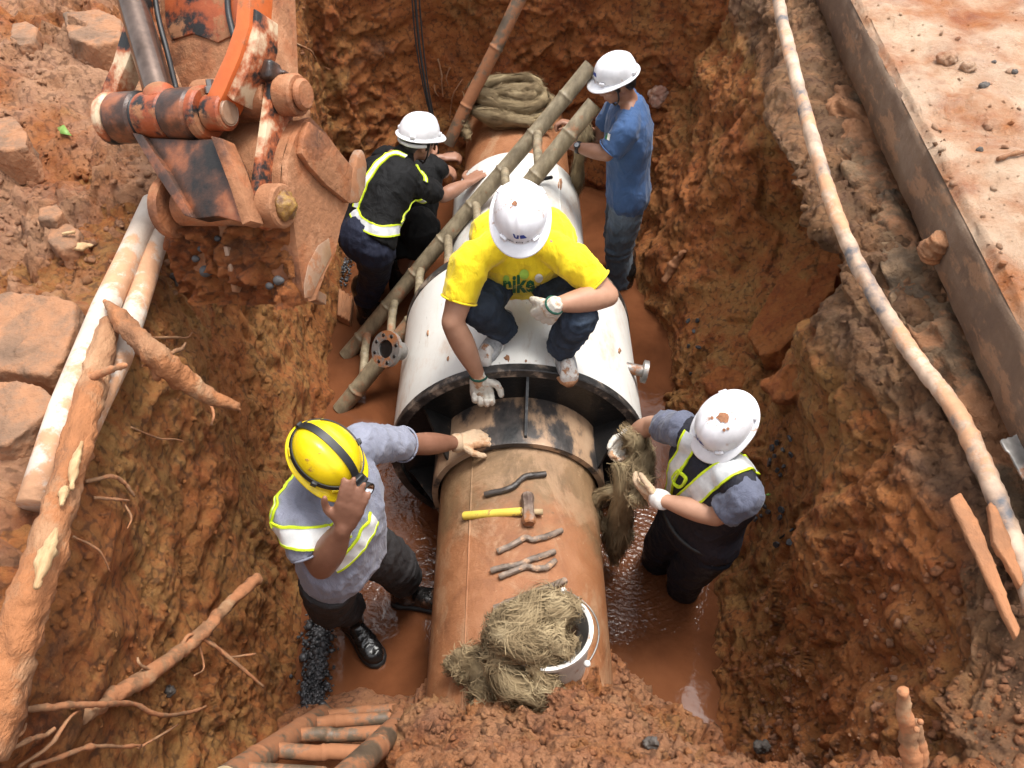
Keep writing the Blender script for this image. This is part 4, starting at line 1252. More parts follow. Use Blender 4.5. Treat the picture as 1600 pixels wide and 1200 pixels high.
# ================================================================ 3 the man bending with jute, front right
p = Pers(P(1060, 880, z=0), 'person in a dark vest standing right of the pipe, holding jute')
hips = np.array((.775, 1.88, .60)); neck = np.array((.765, 1.86, 1.13))
shR = np.array((.655, 2.00, 1.10)); elR = P(1018, 664, z=.90); wrR = P(985, 678, z=.79)
shL = np.array((.835, 1.70, 1.09)); elL = P(1118, 806, z=.955); wrL = P(1034, 781, z=.93)
hc = P(1137, 668, z=1.20); hf = unit((-.50, -.42, -.76)); hu = unit((-.46, -.32, .83))
lat = unit(shR - shL)
hd, q, fr = head_parts(hc, hf, hu)
p.body = hd + [bone(neck - (0, 0, .03), hc - hf * .02 - hu * .03, .058, .055), torso_loft(hips, neck, lat, lat, .33, .2, -.01)]
p.arm(shR, elR, wrR); p.arm(shL, elL, wrL)
p.body += [bone(neck, shL, .05, .055), bone(neck, shR, .05, .055)]
hipR, hipL = hips + lat * .085, hips - lat * .085
kR, kL = np.array((.70, 2.05, .20)), np.array((.79, 1.90, .20))
aR, aL = np.array((.72, 2.13, -.22)), np.array((.84, 1.98, -.22))
p.body += taper_limb(hipR, kR, aR, (.078, .075, .055, .055, .04)) + taper_limb(hipL, kL, aL, (.078, .075, .055, .055, .04))
p.finish_body(m_skin)
eyes(p, q, fr); hair_cap(p, hc, hf, hu)
sp = [torso_loft(hips, neck, lat, lat, .35, .21, .002, bottom=-.12)]
eL = shL + (elL - shL) * .70; eR = shR + (elR - shR) * .62
sp += [bone(neck - (0, 0, .03), shL, .06, .068, 14), bone(neck - (0, 0, .03), shR, .06, .066, 14),
       tube([shL - (eL - shL) * .2, shL, shL + (eL - shL) * .5, eL], [.05, .072, .070, .069], 20), tube([shR - (eR - shR) * .2, shR, shR + (eR - shR) * .5, eR], [.05, .070, .066, .064], 20)]
obj('shirt', fuse(sp, .008, 4, wave_cloth(.005, 11, (1, 1, .6), 5)), m_slate, p.root)
vt = fuse([torso_loft(hips + (neck - hips) * .10, neck, lat, lat, .375, .215, .014, top=.96), bone(neck - (0, 0, .035), shL + (neck - shL) * .25, .068, .07, 14), bone(neck - (0, 0, .035), shR + (neck - shR) * .25, .068, .07, 14)], .008, 5, wave_cloth(.004, 10, (1, 1, .6), 1))
ve = obj('safety_vest', vt, m_vestdark, p.root)
G = Garment(vt)
G.tape(ve, [G.px(u, v) for u, v in ((1186, 722), (1160, 722), (1135, 734), (1108, 752), (1085, 772), (1068, 786))], .074, m_refl)
G.tape(ve, [G.px(u, v) for u, v in ((1082, 680), (1072, 700), (1060, 725), (1048, 752), (1046, 775))], .064, m_refl)
sq = [G.px(u, v) for u, v in ((1063, 735), (1074, 748), (1064, 760), (1053, 747), (1063, 735))]
G.strip('vest_window', sq, -.005, .005, .006, .005, m_lime, ve, nx=3)
tr = [torso_loft(hips, neck, lat, lat, .34, .25, .0, top=.3), fold_leg(hipR, kR, aR, .105, .085, .07, 1, .12), fold_leg(hipL, kL, aL, .105, .085, .07, 2, .12)]
obj('trousers', fuse(tr, .008, 2, wave_cloth(.004, 11, (1, 1, .6), 7)), m_navy2, p.root)
obj('belt', tube([hips + np.cross(UPZ, lat) * .128 * math.sin(a) + lat * .175 * math.cos(a) + (0, 0, .06) for a in np.linspace(0, 2 * PI, 30)], .012, 6), m_blk, p.root)
for kn, an in ((kR, aR), (kL, aL)):
    f_ = unit((-.8, -.3, 0)); hl = an - f_ * .07 - (0, 0, .1)
    obj('boot', fuse([foot_loft(hl, hl + f_ * .28, 1.1), bone(an - (0, 0, .05), an + (kn - an) * .62, .058, .072, 16)], .008, 3), m_boot, p.root)
hat = helmet(p.root, hc + hu * .046 - hf * .006, unit(hf + hu * .2), hu, m_helm, .875, logo=.012, text=LOGO_TEXT)
splat(hat, 1131, 652, 12, 5)
chin_strap(p, q)
dr = unit(P(966, 692, z=.77) - wrR)
p.glove(hand_parts(wrR, unit(dr + (.0, -.1, -.55)), (-.2, -.7, -.2), (-.1, .3, .9), .85, 1.0, 1.15), m_glove, wrR - dr * .012, wrR + dr * .022, .034, m_cuff_w)
dl = unit(P(995, 768, z=.85) - wrL)
p.glove(hand_parts(wrL, dl, (-.1, .8, -.3), (.0, .3, .9),   .42, 1.06, 1.1, spread=.40), m_glove_dirty, wrL - dl * .016, wrL + dl * .034, .037, m_cuff_w)

# ================================================================ 4 the man in black, back left
p = Pers(P(572, 495, z=0), 'person in a black shirt and reflective vest, bare hand on the pipe')
hips = np.array((-.80, 3.66, .76)); neck = np.array((-.625, 4.02, 1.03))
shR = np.array((-.545, 3.87, .955)); elR = P(692, 306, y=4.00); wrR = P(730, 286, z=.79)
shL = np.array((-.735, 4.12, .965)); elL = np.array((-.62, 4.36, .80)); wrL = np.array((-.46, 4.45, .70))
hc = P(653, 222, y=4.09); hf = unit((.80, .50, -.33)); hu = unit((.28, .22, .93))
lat = unit(shR - shL)
hd, q, fr = head_parts(hc, hf, hu)
p.body = hd + [bone(neck - (0, 0, .03), hc - hf * .02 - hu * .03, .058, .055), torso_loft(hips, neck, lat, lat, .34, .21, -.01)]
p.arm(shR, elR, wrR); p.arm(shL, elL, wrL)
p.body += [bone(neck, shL, .05, .055), bone(neck, shR, .05, .055)]
hipR, hipL = hips + lat * .085 - (0, 0, .03), hips - lat * .085 - (0, 0, .03)
kR, kL = P(585, 430, y=3.76), np.array((-.84, 4.02, .38))
aR, aL = P(572, 478, y=3.80), np.array((-.90, 4.1, -.05))
p.body += taper_limb(hipR, kR, aR, (.078, .075, .055, .055, .04)) + taper_limb(hipL, kL, aL, (.078, .075, .055, .055, .04))
dr = unit(P(752, 269, z=.785) - wrR)
p.body += hand_parts(wrR, dr, (.1, .0, -1), (-.5, .5, .0), .12, 1.05, 1.1, spread=.16, thumb=-.1)
p.body += hand_parts(wrL, (.8, .2, -.4), (.2, .2, -1), (0, .5, .8), .5, 1.0, 1.1)
p.finish_body(m_skin_mid, .008)
eyes(p, q, fr); hair_cap(p, hc, hf, hu)
sp = [torso_loft(hips, neck, lat, lat, .37, .24, .008, bottom=-.10, bend=.03)]
eL = shL + (elL - shL) * .6; eR = shR + (elR - shR) * .74
sp += [bone(neck - (0, 0, .02), shL, .062, .068, 14), bone(neck - (0, 0, .02), shR, .062, .068, 14), bone(neck - (0, 0, .02), neck + (hc - neck) * .34, .064, .062, 14),
       tube([shL - (eL - shL) * .2, shL, shL + (eL - shL) * .5, eL], [.05, .072, .068, .066], 20), tube([shR - (eR - shR) * .2, shR, shR + (eR - shR) * .5, eR], [.05, .074, .071, .069], 20)]
bl = fuse(sp, .008, 5, wave_cloth(.005, 10, (1, 1, .6), 5))
so = obj('shirt', bl, m_blackc, p.root)
G = Garment(bl)
wst = G.px(575, 345)
ve = obj('safety_vest', tube([wst, wst + (0, 0, .01)], .001, 4), m_refl, p.root)
G.tape(ve, [G.px(u, v) for u, v in ((553, 330), (562, 346), (580, 357), (602, 362), (625, 356))], .055, m_refl)
G.tape(ve, [G.px(u, v) for u, v in ((628, 352), (640, 332), (652, 318), (662, 312))], .05, m_refl)
G.tape(ve, [G.px(u, v) for u, v in ((634, 246), (616, 240), (598, 250), (580, 272), (566, 300), (556, 325))], .040, m_refl)
G.tape(ve, [G.px(u, v) for u, v in ((650, 258), (658, 270), (664, 284))], .02, m_refl)
tr = [torso_loft(hips, neck, lat, lat, .345, .235, .0, top=.3), ball(hips, .155, 18), bone(hipR, hipR + (kR - hipR) * .4, .115, .10), bone(hipL, hipL + (kL - hipL) * .4, .115, .10), fold_leg(hipR, kR, aR + (0, 0, .06), .108, .086, .078, 4, .12), fold_leg(hipL, kL, aL + (0, 0, .12), .108, .086, .078, 5, .12)]
tro = obj('trousers', fuse(tr, .008, 2, wave_cloth(.004, 11, (1, 1, .6), 7)), m_navy, p.root)
for an in (aR, aL):
    f_ = unit((.7, .55, 0)); hl = an - f_ * .07 - (0, 0, .12)
    obj('boot', fuse([foot_loft(hl, hl + f_ * .28, 1.1), bone(an - (0, 0, .06), an + (0, 0, .16), .062, .074, 16)], .008, 3), m_boot, p.root)
cH = hc + hu * .050 - hf * .006
hat = helmet(p.root, cH, unit(hf + hu * .1), hu, m_helm, .875)
obj('suspension_band', tube([hc + hu * (.012 - .012 * math.cos(a)) + np.cross(hf, hu) * .087 * math.sin(a) - hf * (.012 + .096 * math.cos(a)) for a in np.linspace(-1.7, 1.7, 26)], .011, 8), m_reflw, hat)
chin_strap(p, q)

# ================================================================ 5 the man in blue, back right
p = Pers(P(968, 445, z=0), 'person in a blue shirt and jeans at the far end of the trench')
hips = np.array((.695, 4.20, .71)); neck = np.array((.645, 4.22, 1.27))
shL = np.array((.625, 4.03, 1.20)); elL = P(948, 241, y=4.02); wrL = P(898, 229, y=4.12)
shR = np.array((.640, 4.40, 1.20)); elR = P(932, 216, y=4.45); wrR = P(900, 196, y=4.55)
hc = P(963, 128, y=4.17); hf = unit((-.88, -.26, -.40)); hu = unit((-.30, -.12, .95))
lat = unit(shR - shL)
hd, q, fr = head_parts(hc, hf, hu)
p.body = hd + [bone(neck - (0, 0, .03), hc - hf * .02 - hu * .03, .058, .055), torso_loft(hips, neck, lat, lat, .33, .2, -.01)]
p.arm(shR, elR, wrR); p.arm(shL, elL, wrL)
p.body += [bone(neck, shL, .05, .055), bone(neck, shR, .05, .055)]
hipR, hipL = hips + lat * .085, hips - lat * .085
kR, kL = np.array((.68, 4.32, .30)), np.array((.675, 4.16, .30))
aR, aL = np.array((.74, 4.34, -.12)), np.array((.725, 4.18, -.12))
p.body += taper_limb(hipR, kR, aR, (.078, .075, .055, .055, .04)) + taper_limb(hipL, kL, aL, (.078, .075, .055, .055, .04))
dl = unit(P(873, 213, y=4.18) - wrL)
p.body += hand_parts(wrL, dl, (-.1, .3, -1), (.0, .3, .9), 1.25, 1.0, 1.1)
p.body += hand_parts(wrR, (-.8, .1, .2), (-.1, -.3, -1), (.0, -.3, .9), .9, 1.0, 1.1)
p.finish_body(m_skin_mid, .008)
eyes(p, q, fr); hair_cap(p, hc, hf, hu)
for y_, z_ in ((.086, -.062),):
    obj('mouth', bone(q(-.018, .092, -.066), q(.018, .092, -.066), .0035, .0035, 6), m_lip, p.root)
sp = [torso_loft(hips, neck, lat, lat, .39, .25, .008, bottom=.0)]
eL = shL + (elL - shL) * .80; eR = shR + (elR - shR) * .7
sp += [bone(neck - (0, 0, .03), shL, .06, .068, 14), bone(neck - (0, 0, .03), shR, .06, .068, 14),
       tube([shL - (eL - shL) * .2, shL, shL + (eL - shL) * .5, eL], [.05, .073, .071, .072], 20), tube([shR - (eR - shR) * .2, shR, shR + (eR - shR) * .5, eR], [.05, .072, .068, .066], 20)]
bt = fuse(sp, .008, 5, wave_cloth(.005, 9, (1, 1, .5), 15))
so = obj('shirt', bt, m_bluetee, p.root)
hem(so, shL, elL, .80, .074, m_bluetee)
G = Garment(bt)
def on_px(x, z): 
    pt = G.px(x, z); return pt + unit(EYE - pt) * .003
add_print('sleeve_flag', [[(950, 208), (954, 210), (952, 220), (948, 218)]], on_px, m_printw, so)
add_print('sleeve_flag', [[(947, 207), (950, 208), (948, 218), (945, 216)]], on_px, m_green, so)
tr = [torso_loft(hips, neck, lat, lat, .34, .25, .0, top=.3), fold_leg(hipR, kR, aR, .105, .085, .075, 1, .16), fold_leg(hipL, kL, aL, .105, .086, .076, 2, .18)]
obj('trousers', fuse(tr, .008, 2, wave_cloth(.005, 13, (1, 1, .6), 17)), m_jean2, p.root)
for kn, an in ((kR, aR), (kL, aL)):
    f_ = unit((-.85, -.2, 0)); hl = an - f_ * .07 - (0, 0, .1)
    obj('boot', fuse([foot_loft(hl, hl + f_ * .28, 1.1), bone(an - (0, 0, .05), an + (0, 0, .24), .064, .086, 16)], .008, 3), m_boot, p.root)
helmet(p.root, hc + hu * .046 - hf * .006, unit(hf + hu * .12), hu, m_helm, .875, logo=.002, text=LOGO_TEXT)
chin_strap(p, q)
wd = unit(wrL - elL); wc = wrL - wd * .025
wt = obj('wristwatch', tube([wc - wd * .010, wc + wd * .010], [.034, .034], 24), m_blk, p.root)
wn_ = unit(EYE - wc); wn_ = unit(wn_ - wd * np.dot(wn_, wd) + UPZ * .4)
obj('watch_case', lathe([(0, .018), (.010, .018), (.012, .015), (.012, 0)], wc + wn_ * .030, wn_, 20), m_blk, wt, auto=40)
obj('watch_face', lathe([(.0128, .013), (.0128, 0)], wc + wn_ * .030, wn_, 20), m_lens, wt)

# ================================================================ 6 the man crouching behind the one in black
p = Pers(P(640, 425, z=0), 'person in black crouching half hidden behind the worker with the reflective vest')
hips = np.array((-.63, 4.06, .40)); neck = np.array((-.58, 4.42, .80))
hc = np.array((-.565, 4.56, .80)); hf = unit((.3, .8, -.5)); hu = unit((.1, .5, .85))
shR = np.array((-.45, 4.30, .78)); elR = P(692, 268, y=4.32); wrR = P(672, 250, y=4.55)
shL = np.array((-.72, 4.45, .76)); elL = np.array((-.66, 4.66, .60)); wrL = np.array((-.45, 4.72, .60))
lat = unit(shR - shL)
hd, q, fr = head_parts(hc, hf, hu)
p.body = hd + [bone(neck, hc - hu * .03, .058, .055), torso_loft(hips, neck, lat, lat, .33, .2, -.01)]
p.arm(shR, elR, wrR, (.052, .052, .045, .047, .03)); p.arm(shL, elL, wrL)
p.body += hand_parts(wrR, (-.2, .5, .4), (0, .2, -1), (0, 0, 1), .8) + hand_parts(wrL, (.9, .2, 0), (0, .2, -1), (0, 0, 1), .8)
p.body += [bone(neck, shL, .05, .055), bone(neck, shR, .05, .055)]
kR, kL = P(655, 352, y=4.02), np.array((-.70, 4.30, .50))
aR, aL = P(622, 432, y=4.12), np.array((-.72, 4.15, -.02))
hipR, hipL = hips + lat * .08, hips - lat * .08
p.body += taper_limb(hipR, kR, aR, (.078, .075, .055, .055, .04)) + taper_limb(hipL, kL, aL, (.078, .075, .055, .055, .04))
p.finish_body(m_skin_mid)
hair_cap(p, hc, hf, hu)
eR = shR + (elR - shR) * .35
sp = [torso_loft(hips, neck, lat, lat, .37, .25, .01, bend=.05), bone(neck - (0, 0, .02), shL, .06, .07), bone(neck - (0, 0, .02), shR, .06, .07), tube([shR, shR + (eR - shR) * .5, eR], [.07, .066, .064], 18), tube([shL, shL + (elL - shL) * .6], [.07, .066], 18)]
obj('shirt', fuse(sp, .009, 4, wave_cloth(.004, 10)), m_blackc, p.root)
tr = [torso_loft(hips, neck, lat, lat, .36, .27, .01, top=.3), tube(spline([hipR, hipR + (kR - hipR) * .55, kR, kR + (aR - kR) * .16], 6), [.12] * 8 + [.125] * 4 + [.11] * 4 + [.10] * 3, 20), tube(spline([hipL, kL, kL + (aL - kL) * .2], 6), .10, 20), ball(kR, .115)]
obj('shorts', fuse(tr, .009, 3, wave_cloth(.004, 10, seed=3)), m_blackc, p.root)
for an in (aR, aL):
    f_ = unit((.6, .6, 0)); hl = an - f_ * .07 - (0, 0, .1)
    obj('boot', fuse([foot_loft(hl, hl + f_ * .28, 1.1), bone(an - (0, 0, .06), an + (0, 0, .12), .062, .072, 16)], .008, 3), m_boot, p.root)
# ================================================================ THE EXCAVATOR'S BUCKET AND ARM
mudc = (.29, .125, .056)
m_ex_or = M('worn_orange_paint', [(.40, (.012, .011, .011)), (.47, (.26, .055, .016)), (.7, (.40, .09, .025))], 9, .5, .5, 60, .004, mud=.38, mudcol=mudc, mudscale=8, detail=10)
m_ex_bright = M('orange_paint', [(.30, (.012, .011, .011)), (.36, (.50, .105, .025)), (.7, (.62, .15, .035))], 8, .42, .3, 50, .003, mud=.12, mudcol=mudc, detail=10)
m_ex_mud = M('muddy_orange_steel', [(.32, (.09, .035, .017)), (.46, (.32, .115, .044)), (.60, (.40, .19, .095)), (.76, (.50, .31, .19))], 5, .7, .8, 30, .010, mud=.50, mudcol=mudc, mudscale=6, detail=10)
m_ex_dark = M('greasy_black_steel', [(.40, (.014, .012, .011)), (.50, (.07, .032, .02)), (.60, (.26, .085, .035)), (.74, (.38, .18, .09))], 6, .4, .5, 40, .005, detail=10)
m_ex_rod = M('oily_piston_rod', [(.3, (.10, .07, .055)), (.7, (.22, .16, .13))], 6, .22, .1, 20, .001, metal=.85, stretch=(3, 3, .2))
m_ex_pale = M('scuffed_bare_steel', [(.3, (.24, .125, .07)), (.7, (.38, .26, .18))], 14, .45, .4, 70, .002, mud=.42, mudcol=mudc)
m_ex_grease = M('yellow_grease', [(.40, (.14, .06, .025)), (.66, (.36, .20, .035))], 30, .5, .8, 60, .006)
m_ex_edge = M('worn_dark_edge', [(.42, (.012, .012, .012)), (.5, (.34, .09, .03)), (.62, (.60, .46, .30))], 10, .5, .5, 50, .004, detail=10)
m_stuck = soil('soil_stuck_to_steel', ochre=.1, dark=.35, grey=.35)
Rv, Uv, Fv = np.array((1., 0, 0)), np.array((0, SP, CP)), np.array((0, CP, -SP))
XW = unit(.93 * Rv - .07 * Uv - .35 * Fv)
XA = unit(Uv - XW * np.dot(Uv, XW)); XD = unit(Fv - XW * np.dot(Fv, XW) - XA * np.dot(Fv, XA))
XO = P(380, 320, t=2.62)
def Qw(u, v, w):
    d = ray(u, v); t = (w + np.dot(XW, XO - EYE)) / np.dot(XW, d); return EYE + d * t
def Qd(u, v, d_):
    d = ray(u, v); t = (d_ + np.dot(XD, XO - EYE)) / np.dot(XD, d); return EYE + d * t
def cyl(c, w0, w1, r, n=36, ch=.006):
    return lathe([(w0, 0), (w0, r - ch), (w0 + ch, r), (w1 - ch, r), (w1, r - ch), (w1, 0)], c, XW, n)
ex = empty('excavator', XO, 'mud caked orange excavator arm and digging bucket hanging over the trench edge', 'excavator')
wr_, wl_ = .21, -.24
bk = obj('bucket', (lambda pr: join([pr]))( (lambda e, L: (np.concatenate([e, e + L, e + XD * .022, e + L + XD * .022]),
     [(i, i + 1, len(e) + i + 1, len(e) + i) for i in range(len(e) - 1)] + [(2 * len(e) + i, 3 * len(e) + i, 3 * len(e) + i + 1, 2 * len(e) + i + 1) for i in range(len(e) - 1)]))(
     spline([Qw(u, v, wr_) for u, v in ((466, 188), (452, 214), (441, 250), (439, 292), (449, 345), (456, 400), (463, 448), (473, 470))], 6), XW * (wl_ - wr_))), m_ex_mud, ex, auto=40)
side = [(476, 184), (500, 208), (540, 262), (541, 300), (534, 326), (524, 352), (516, 392), (500, 424), (484, 468), (473, 471), (463, 448), (456, 400), (449, 345), (439, 292), (441, 250), (452, 214), (466, 188)]
obj('side_plate', prism([Qw(u, v, wr_) for u, v in side][::-1], XW * .022), m_ex_mud, ex, auto=30)
obj('side_plate', prism([Qw(u, v, wr_) + XW * (wl_ - wr_) for u, v in side][::-1], -XW * .022), m_ex_mud, ex, auto=30)
obj('wear_plate', prism([Qw(u, v, wr_ + .023) for u, v in ((513, 372), (517, 398), (500, 432), (486, 464), (475, 466), (474, 444), (481, 412), (496, 384))][::-1], XW * .003, .001), m_ex_pale, ex)
obj('side_cutter', prism([Qw(u, v, wr_ + .022) for u, v in ((474, 190), (500, 210), (543, 262), (538, 318), (502, 290), (476, 262), (462, 240), (466, 212))][::-1], XW * .022, .004), m_ex_mud, ex, auto=30)
obj('side_tooth', prism([Qw(u, v, wr_ - .01) for u, v in ((538, 272), (546, 244), (552, 233), (557, 240), (561, 258), (558, 294), (549, 317), (533, 318))][::-1], XW * .035, .008), m_ex_pale, ex, auto=30)
obj('side_tooth', prism([Qw(u, v, wr_ - .01) + XW * (wl_ - wr_) for u, v in ((538, 268), (546, 240), (553, 229), (558, 236), (563, 256), (561, 296), (551, 321), (533, 318))][::-1], -XW * .06, .008), m_ex_pale, ex, auto=30)
lip0 = Qw(484, 468, wr_)
obj('cutting_edge', prism([Qw(u, v, wr_) for u, v in ((473, 471), (486, 468), (500, 452), (490, 452))], XW * (wl_ - wr_), .003), m_ex_pale, ex, smooth=False)
for k in range(4):
    b0 = Qw(490, 462, wr_) + XW * ((wl_ - wr_) * (k + .5) / 4)
    obj('tooth', prism([b0 - XW * .035, b0 + XW * .035, b0 + XW * .02 + XD * .13 - XA * .02, b0 - XW * .02 + XD * .13 - XA * .02], XA * .035, .004), m_ex_pale, ex, smooth=False)
# soil caked under the bucket
def caked():
    e = spline([Qw(u, v, wr_) for u, v in ((446, 335), (453, 372), (458, 410), (464, 446), (474, 474))], 12)
    ws = np.linspace(.01, wl_ - wr_ - .02, 90)
    V = e[:, None] + XW[None, None] * ws[None, :, None]
    p = V.reshape(-1, 3)
    d = .026 + .05 * fbm(p * 8, 3) + .06 * np.clip(.6 - worley(p * 19), 0, 1) + .02 * cellrand(p * 12) + .012 * fbm(p * 40, 2)
    edge = np.minimum(1, np.minimum(np.arange(90), 89 - np.arange(90)) / 6)[None, :] * np.minimum(1, np.arange(len(e)) / 5)[:, None]
    p = p - XD * (d * edge.ravel() - .006)[:, None] - XA * (d * .35 * edge.ravel())[:, None]
    n = 90; F = [(i * n + j, (i + 1) * n + j, (i + 1) * n + j + 1, i * n + j + 1) for i in range(len(e) - 1) for j in range(n - 1)]
    return p, F
ck = obj('caked_soil', caked(), m_stuck, ex)
for u, v, s_ in ((318, 425, .02), (310, 388, .012), (445, 436, .016), (430, 445, .012), (300, 405, .012), (340, 372, .010)):
    c_ = Qw(462, v, wr_); c_ = c_ + XW * ((u - 462) / 488 / .93) - XD * .038 - XA * .01
    obj('embedded_stone', fuse([ball(c_, s_), ball(c_ + XW * s_ * .7, s_ * .7)], s_ * .2, 1), M('embedded_grey_stone', (.07, .065, .065), 20, .7) if s_ == .02 else bpy.data.materials['embedded_grey_stone'], ck)
ws0 = Qw(453, 390, wr_) + XW * (-.205)
obj('wear_strip', prism([ws0 - XD * .05 - XW * .008, ws0 - XD * .05 + XW * .008, Qw(465, 462, wr_) - XW * .197 - XD * .05, Qw(465, 462, wr_) - XW * .213 - XD * .05], XD * .04, .003), m_ex_pale, ex)
# ears and pins
up_ax = Qw(436, 150, .165); lo_ax = Qw(412, 322, .165); dl_ = np.dot(XD, lo_ax - XO)
ear = [(424, 106), (434, 112), (452, 126), (456, 150), (447, 180), (440, 240), (437, 290), (446, 318), (436, 348), (410, 360), (390, 345), (388, 310), (395, 262), (404, 200), (412, 140), (416, 114)]
obj('ear_plate', prism([Qw(u, v, .150) for u, v in ear][::-1], XW * .028, .003), m_ex_edge, ex, auto=30)
obj('ear_plate', prism([Qw(u, v, .150) - XW * .36 for u, v in ear[5:14]][::-1], XW * .03, .003), m_ex_mud, ex, auto=30)
e1 = obj('pin_boss', cyl(up_ax, .01, .075, .062), m_ex_mud, ex, auto=30)
obj('pin', cyl(up_ax, .075, .098, .047, ch=.008), m_ex_mud, e1, auto=30)
e2 = obj('pin_boss', cyl(lo_ax, .01, .075, .066), m_ex_mud, ex, auto=30)
obj('grease_cap', fuse([cyl(lo_ax, .07, .092, .046), ball(lo_ax + XW * .086, .03)], .008, 2, lambda W, N: .006 * pnoise(W * 60)), m_ex_grease, e2)
obj('pin_boss', cyl(lo_ax, -.36, -.325, .098), m_ex_mud, ex, auto=30)
obj('stick_end', cyl(up_ax, -.30, -.02, .064), m_ex_mud, ex, auto=30)
obj('link_barrel', cyl(lo_ax, -.31, -.03, .060), m_ex_mud, ex, auto=30)
obj('top_pad', fuse([box(Qw(422, 112, .165) , XW * .022, XA * .03, XD * .03, .01), box(Qw(440, 118, .175), XW * .03, XA * .008, XD * .03, .004)], .006, 2), m_ex_dark, ex)
# H link
hk = [(214, 214), (300, 218), (334, 216), (350, 246), (366, 290), (380, 334), (378, 348), (340, 338), (304, 342), (290, 326), (262, 284), (238, 250)]
obj('bucket_link', prism([Qd(u, v, dl_ - .085) for u, v in hk], XD * .10, .006), m_ex_dark, ex, auto=30)
obj('link_rib', prism([Qd(u, v, dl_ - .108) for u, v in ((328, 212), (346, 216), (366, 262), (392, 345), (378, 352), (358, 290))], XD * .06, .004), m_ex_mud, ex, auto=30)
obj('link_rib', prism([Qd(u, v, dl_ - .105) for u, v in ((205, 206), (222, 210), (262, 270), (300, 340), (286, 336), (246, 276))], XD * .06, .004), m_ex_dark, ex, auto=30)
# pin row at the head of the link
pc = Qd(270, 180, dl_ - .06); k_ = lambda px: (px - 270) / 488 / .935
row = [('link_eye', 154, 170, .080, m_ex_edge), ('boss', 171, 219, .078, m_ex_dark), ('rod_eye', 221, 269, .072, m_ex_or), ('boss', 271, 317, .078, m_ex_dark), ('link_eye', 318, 334, .080, m_ex_or)]
for nm, a, b_, r, mt in row:
    obj(nm, cyl(pc, k_(a), k_(b_), r, ch=.008), mt, ex, auto=30)
for px_ in (220, 270, 317.5):
    obj('seal_ring', cyl(pc, k_(px_) - .007, k_(px_) + .007, .070), m_blk, ex, auto=30)
pe = obj('link_pin', cyl(pc, k_(334), k_(366), .054, ch=.006), m_ex_or, ex, auto=30)
obj('pin_end', cyl(pc, k_(366) - .002, k_(366) + .006, .040), m_ex_pale, pe, auto=30)
bp = pc + XW * k_(343) + XA * .052 - XD * .02
obj('locking_bolt', lathe([(0, 0), (0, .018), (.018, .018), (.02, .012), (.038, .012), (.040, 0)], bp, unit(XA - XD * .3), 6), m_steel, pe, smooth=False)
# links, rod, stick, hose
obj('side_link', prism([Qd(u, v, dl_ - .10) for u, v in ((320, 156), (334, 124), (352, 84), (367, 40), (377, -70), (396, -70), (389, 40), (374, 88), (352, 140), (340, 166))][::-1], XD * .10, .004), m_ex_bright, ex, auto=30)
obj('link_flange', prism([Qd(u, v, dl_ - .085) for u, v in ((350, 146), (372, 92), (388, 40), (390, 10), (402, 16), (401, 62), (388, 112), (364, 158))][::-1], XD * .10, .004), m_ex_edge, ex, auto=30)
obj('side_link', prism([Qd(u, v, dl_ - .02) for u, v in ((154, 168), (158, 138), (176, 96), (192, 40), (200, -70), (218, -70), (212, 40), (204, 84), (184, 132), (176, 170))][::-1], XD * .07, .004), m_ex_edge, ex, auto=30)
ra_, rb_ = Qd(252, 156, dl_ - .06), Qd(203, -10, dl_ + .02)
rd = rb_ - ra_
obj('piston_rod', tube([ra_, ra_ + rd * .5, ra_ + rd * 1.9], .046, 40), m_ex_rod, ex, auto=40)
obj('rod_neck', tube([ra_ - rd * .05, ra_ + rd * .02, ra_ + rd * .06], [.055, .055, .048], 30), m_ex_or, ex, auto=30)
obj('stick', prism([Qd(u, v, dl_ + .10) for u, v in ((244, -120), (250, 40), (268, 100), (296, 172), (330, 188), (380, 184), (420, 172), (424, 140), (404, 90), (396, -120))], XD * .22, .012), m_ex_mud, ex, auto=30)
obj('stick_cover', prism([Qd(u, v, dl_ + .092) for u, v in ((252, -120), (258, 30), (268, 62), (300, 52), (340, 66), (372, 50), (376, -120))], XD * .01, .002), m_ex_or, ex, auto=30)
obj('hydraulic_hose', tube(spline([Qd(236, -60, dl_ + .05), Qd(246, 20, dl_ + .05), Qd(262, 84, dl_ + .04), Qd(276, 142, dl_ + .0)], 8), .009, 8), m_blk, ex)
obj('hydraulic_hose', tube(spline([Qd(358, -60, dl_ + .08), Qd(356, 10, dl_ + .08), Qd(366, 60, dl_ + .08)], 8), .010, 8), m_blk, ex)
kb = obj('pivot_boss', cyl(Qd(400, 6, dl_ + .0), -.03, .035, .036), m_ex_or, ex, auto=30)
obj('pin', cyl(Qd(400, 6, dl_ + .0), .033, .042, .026), m_ex_dark, kb, auto=30)
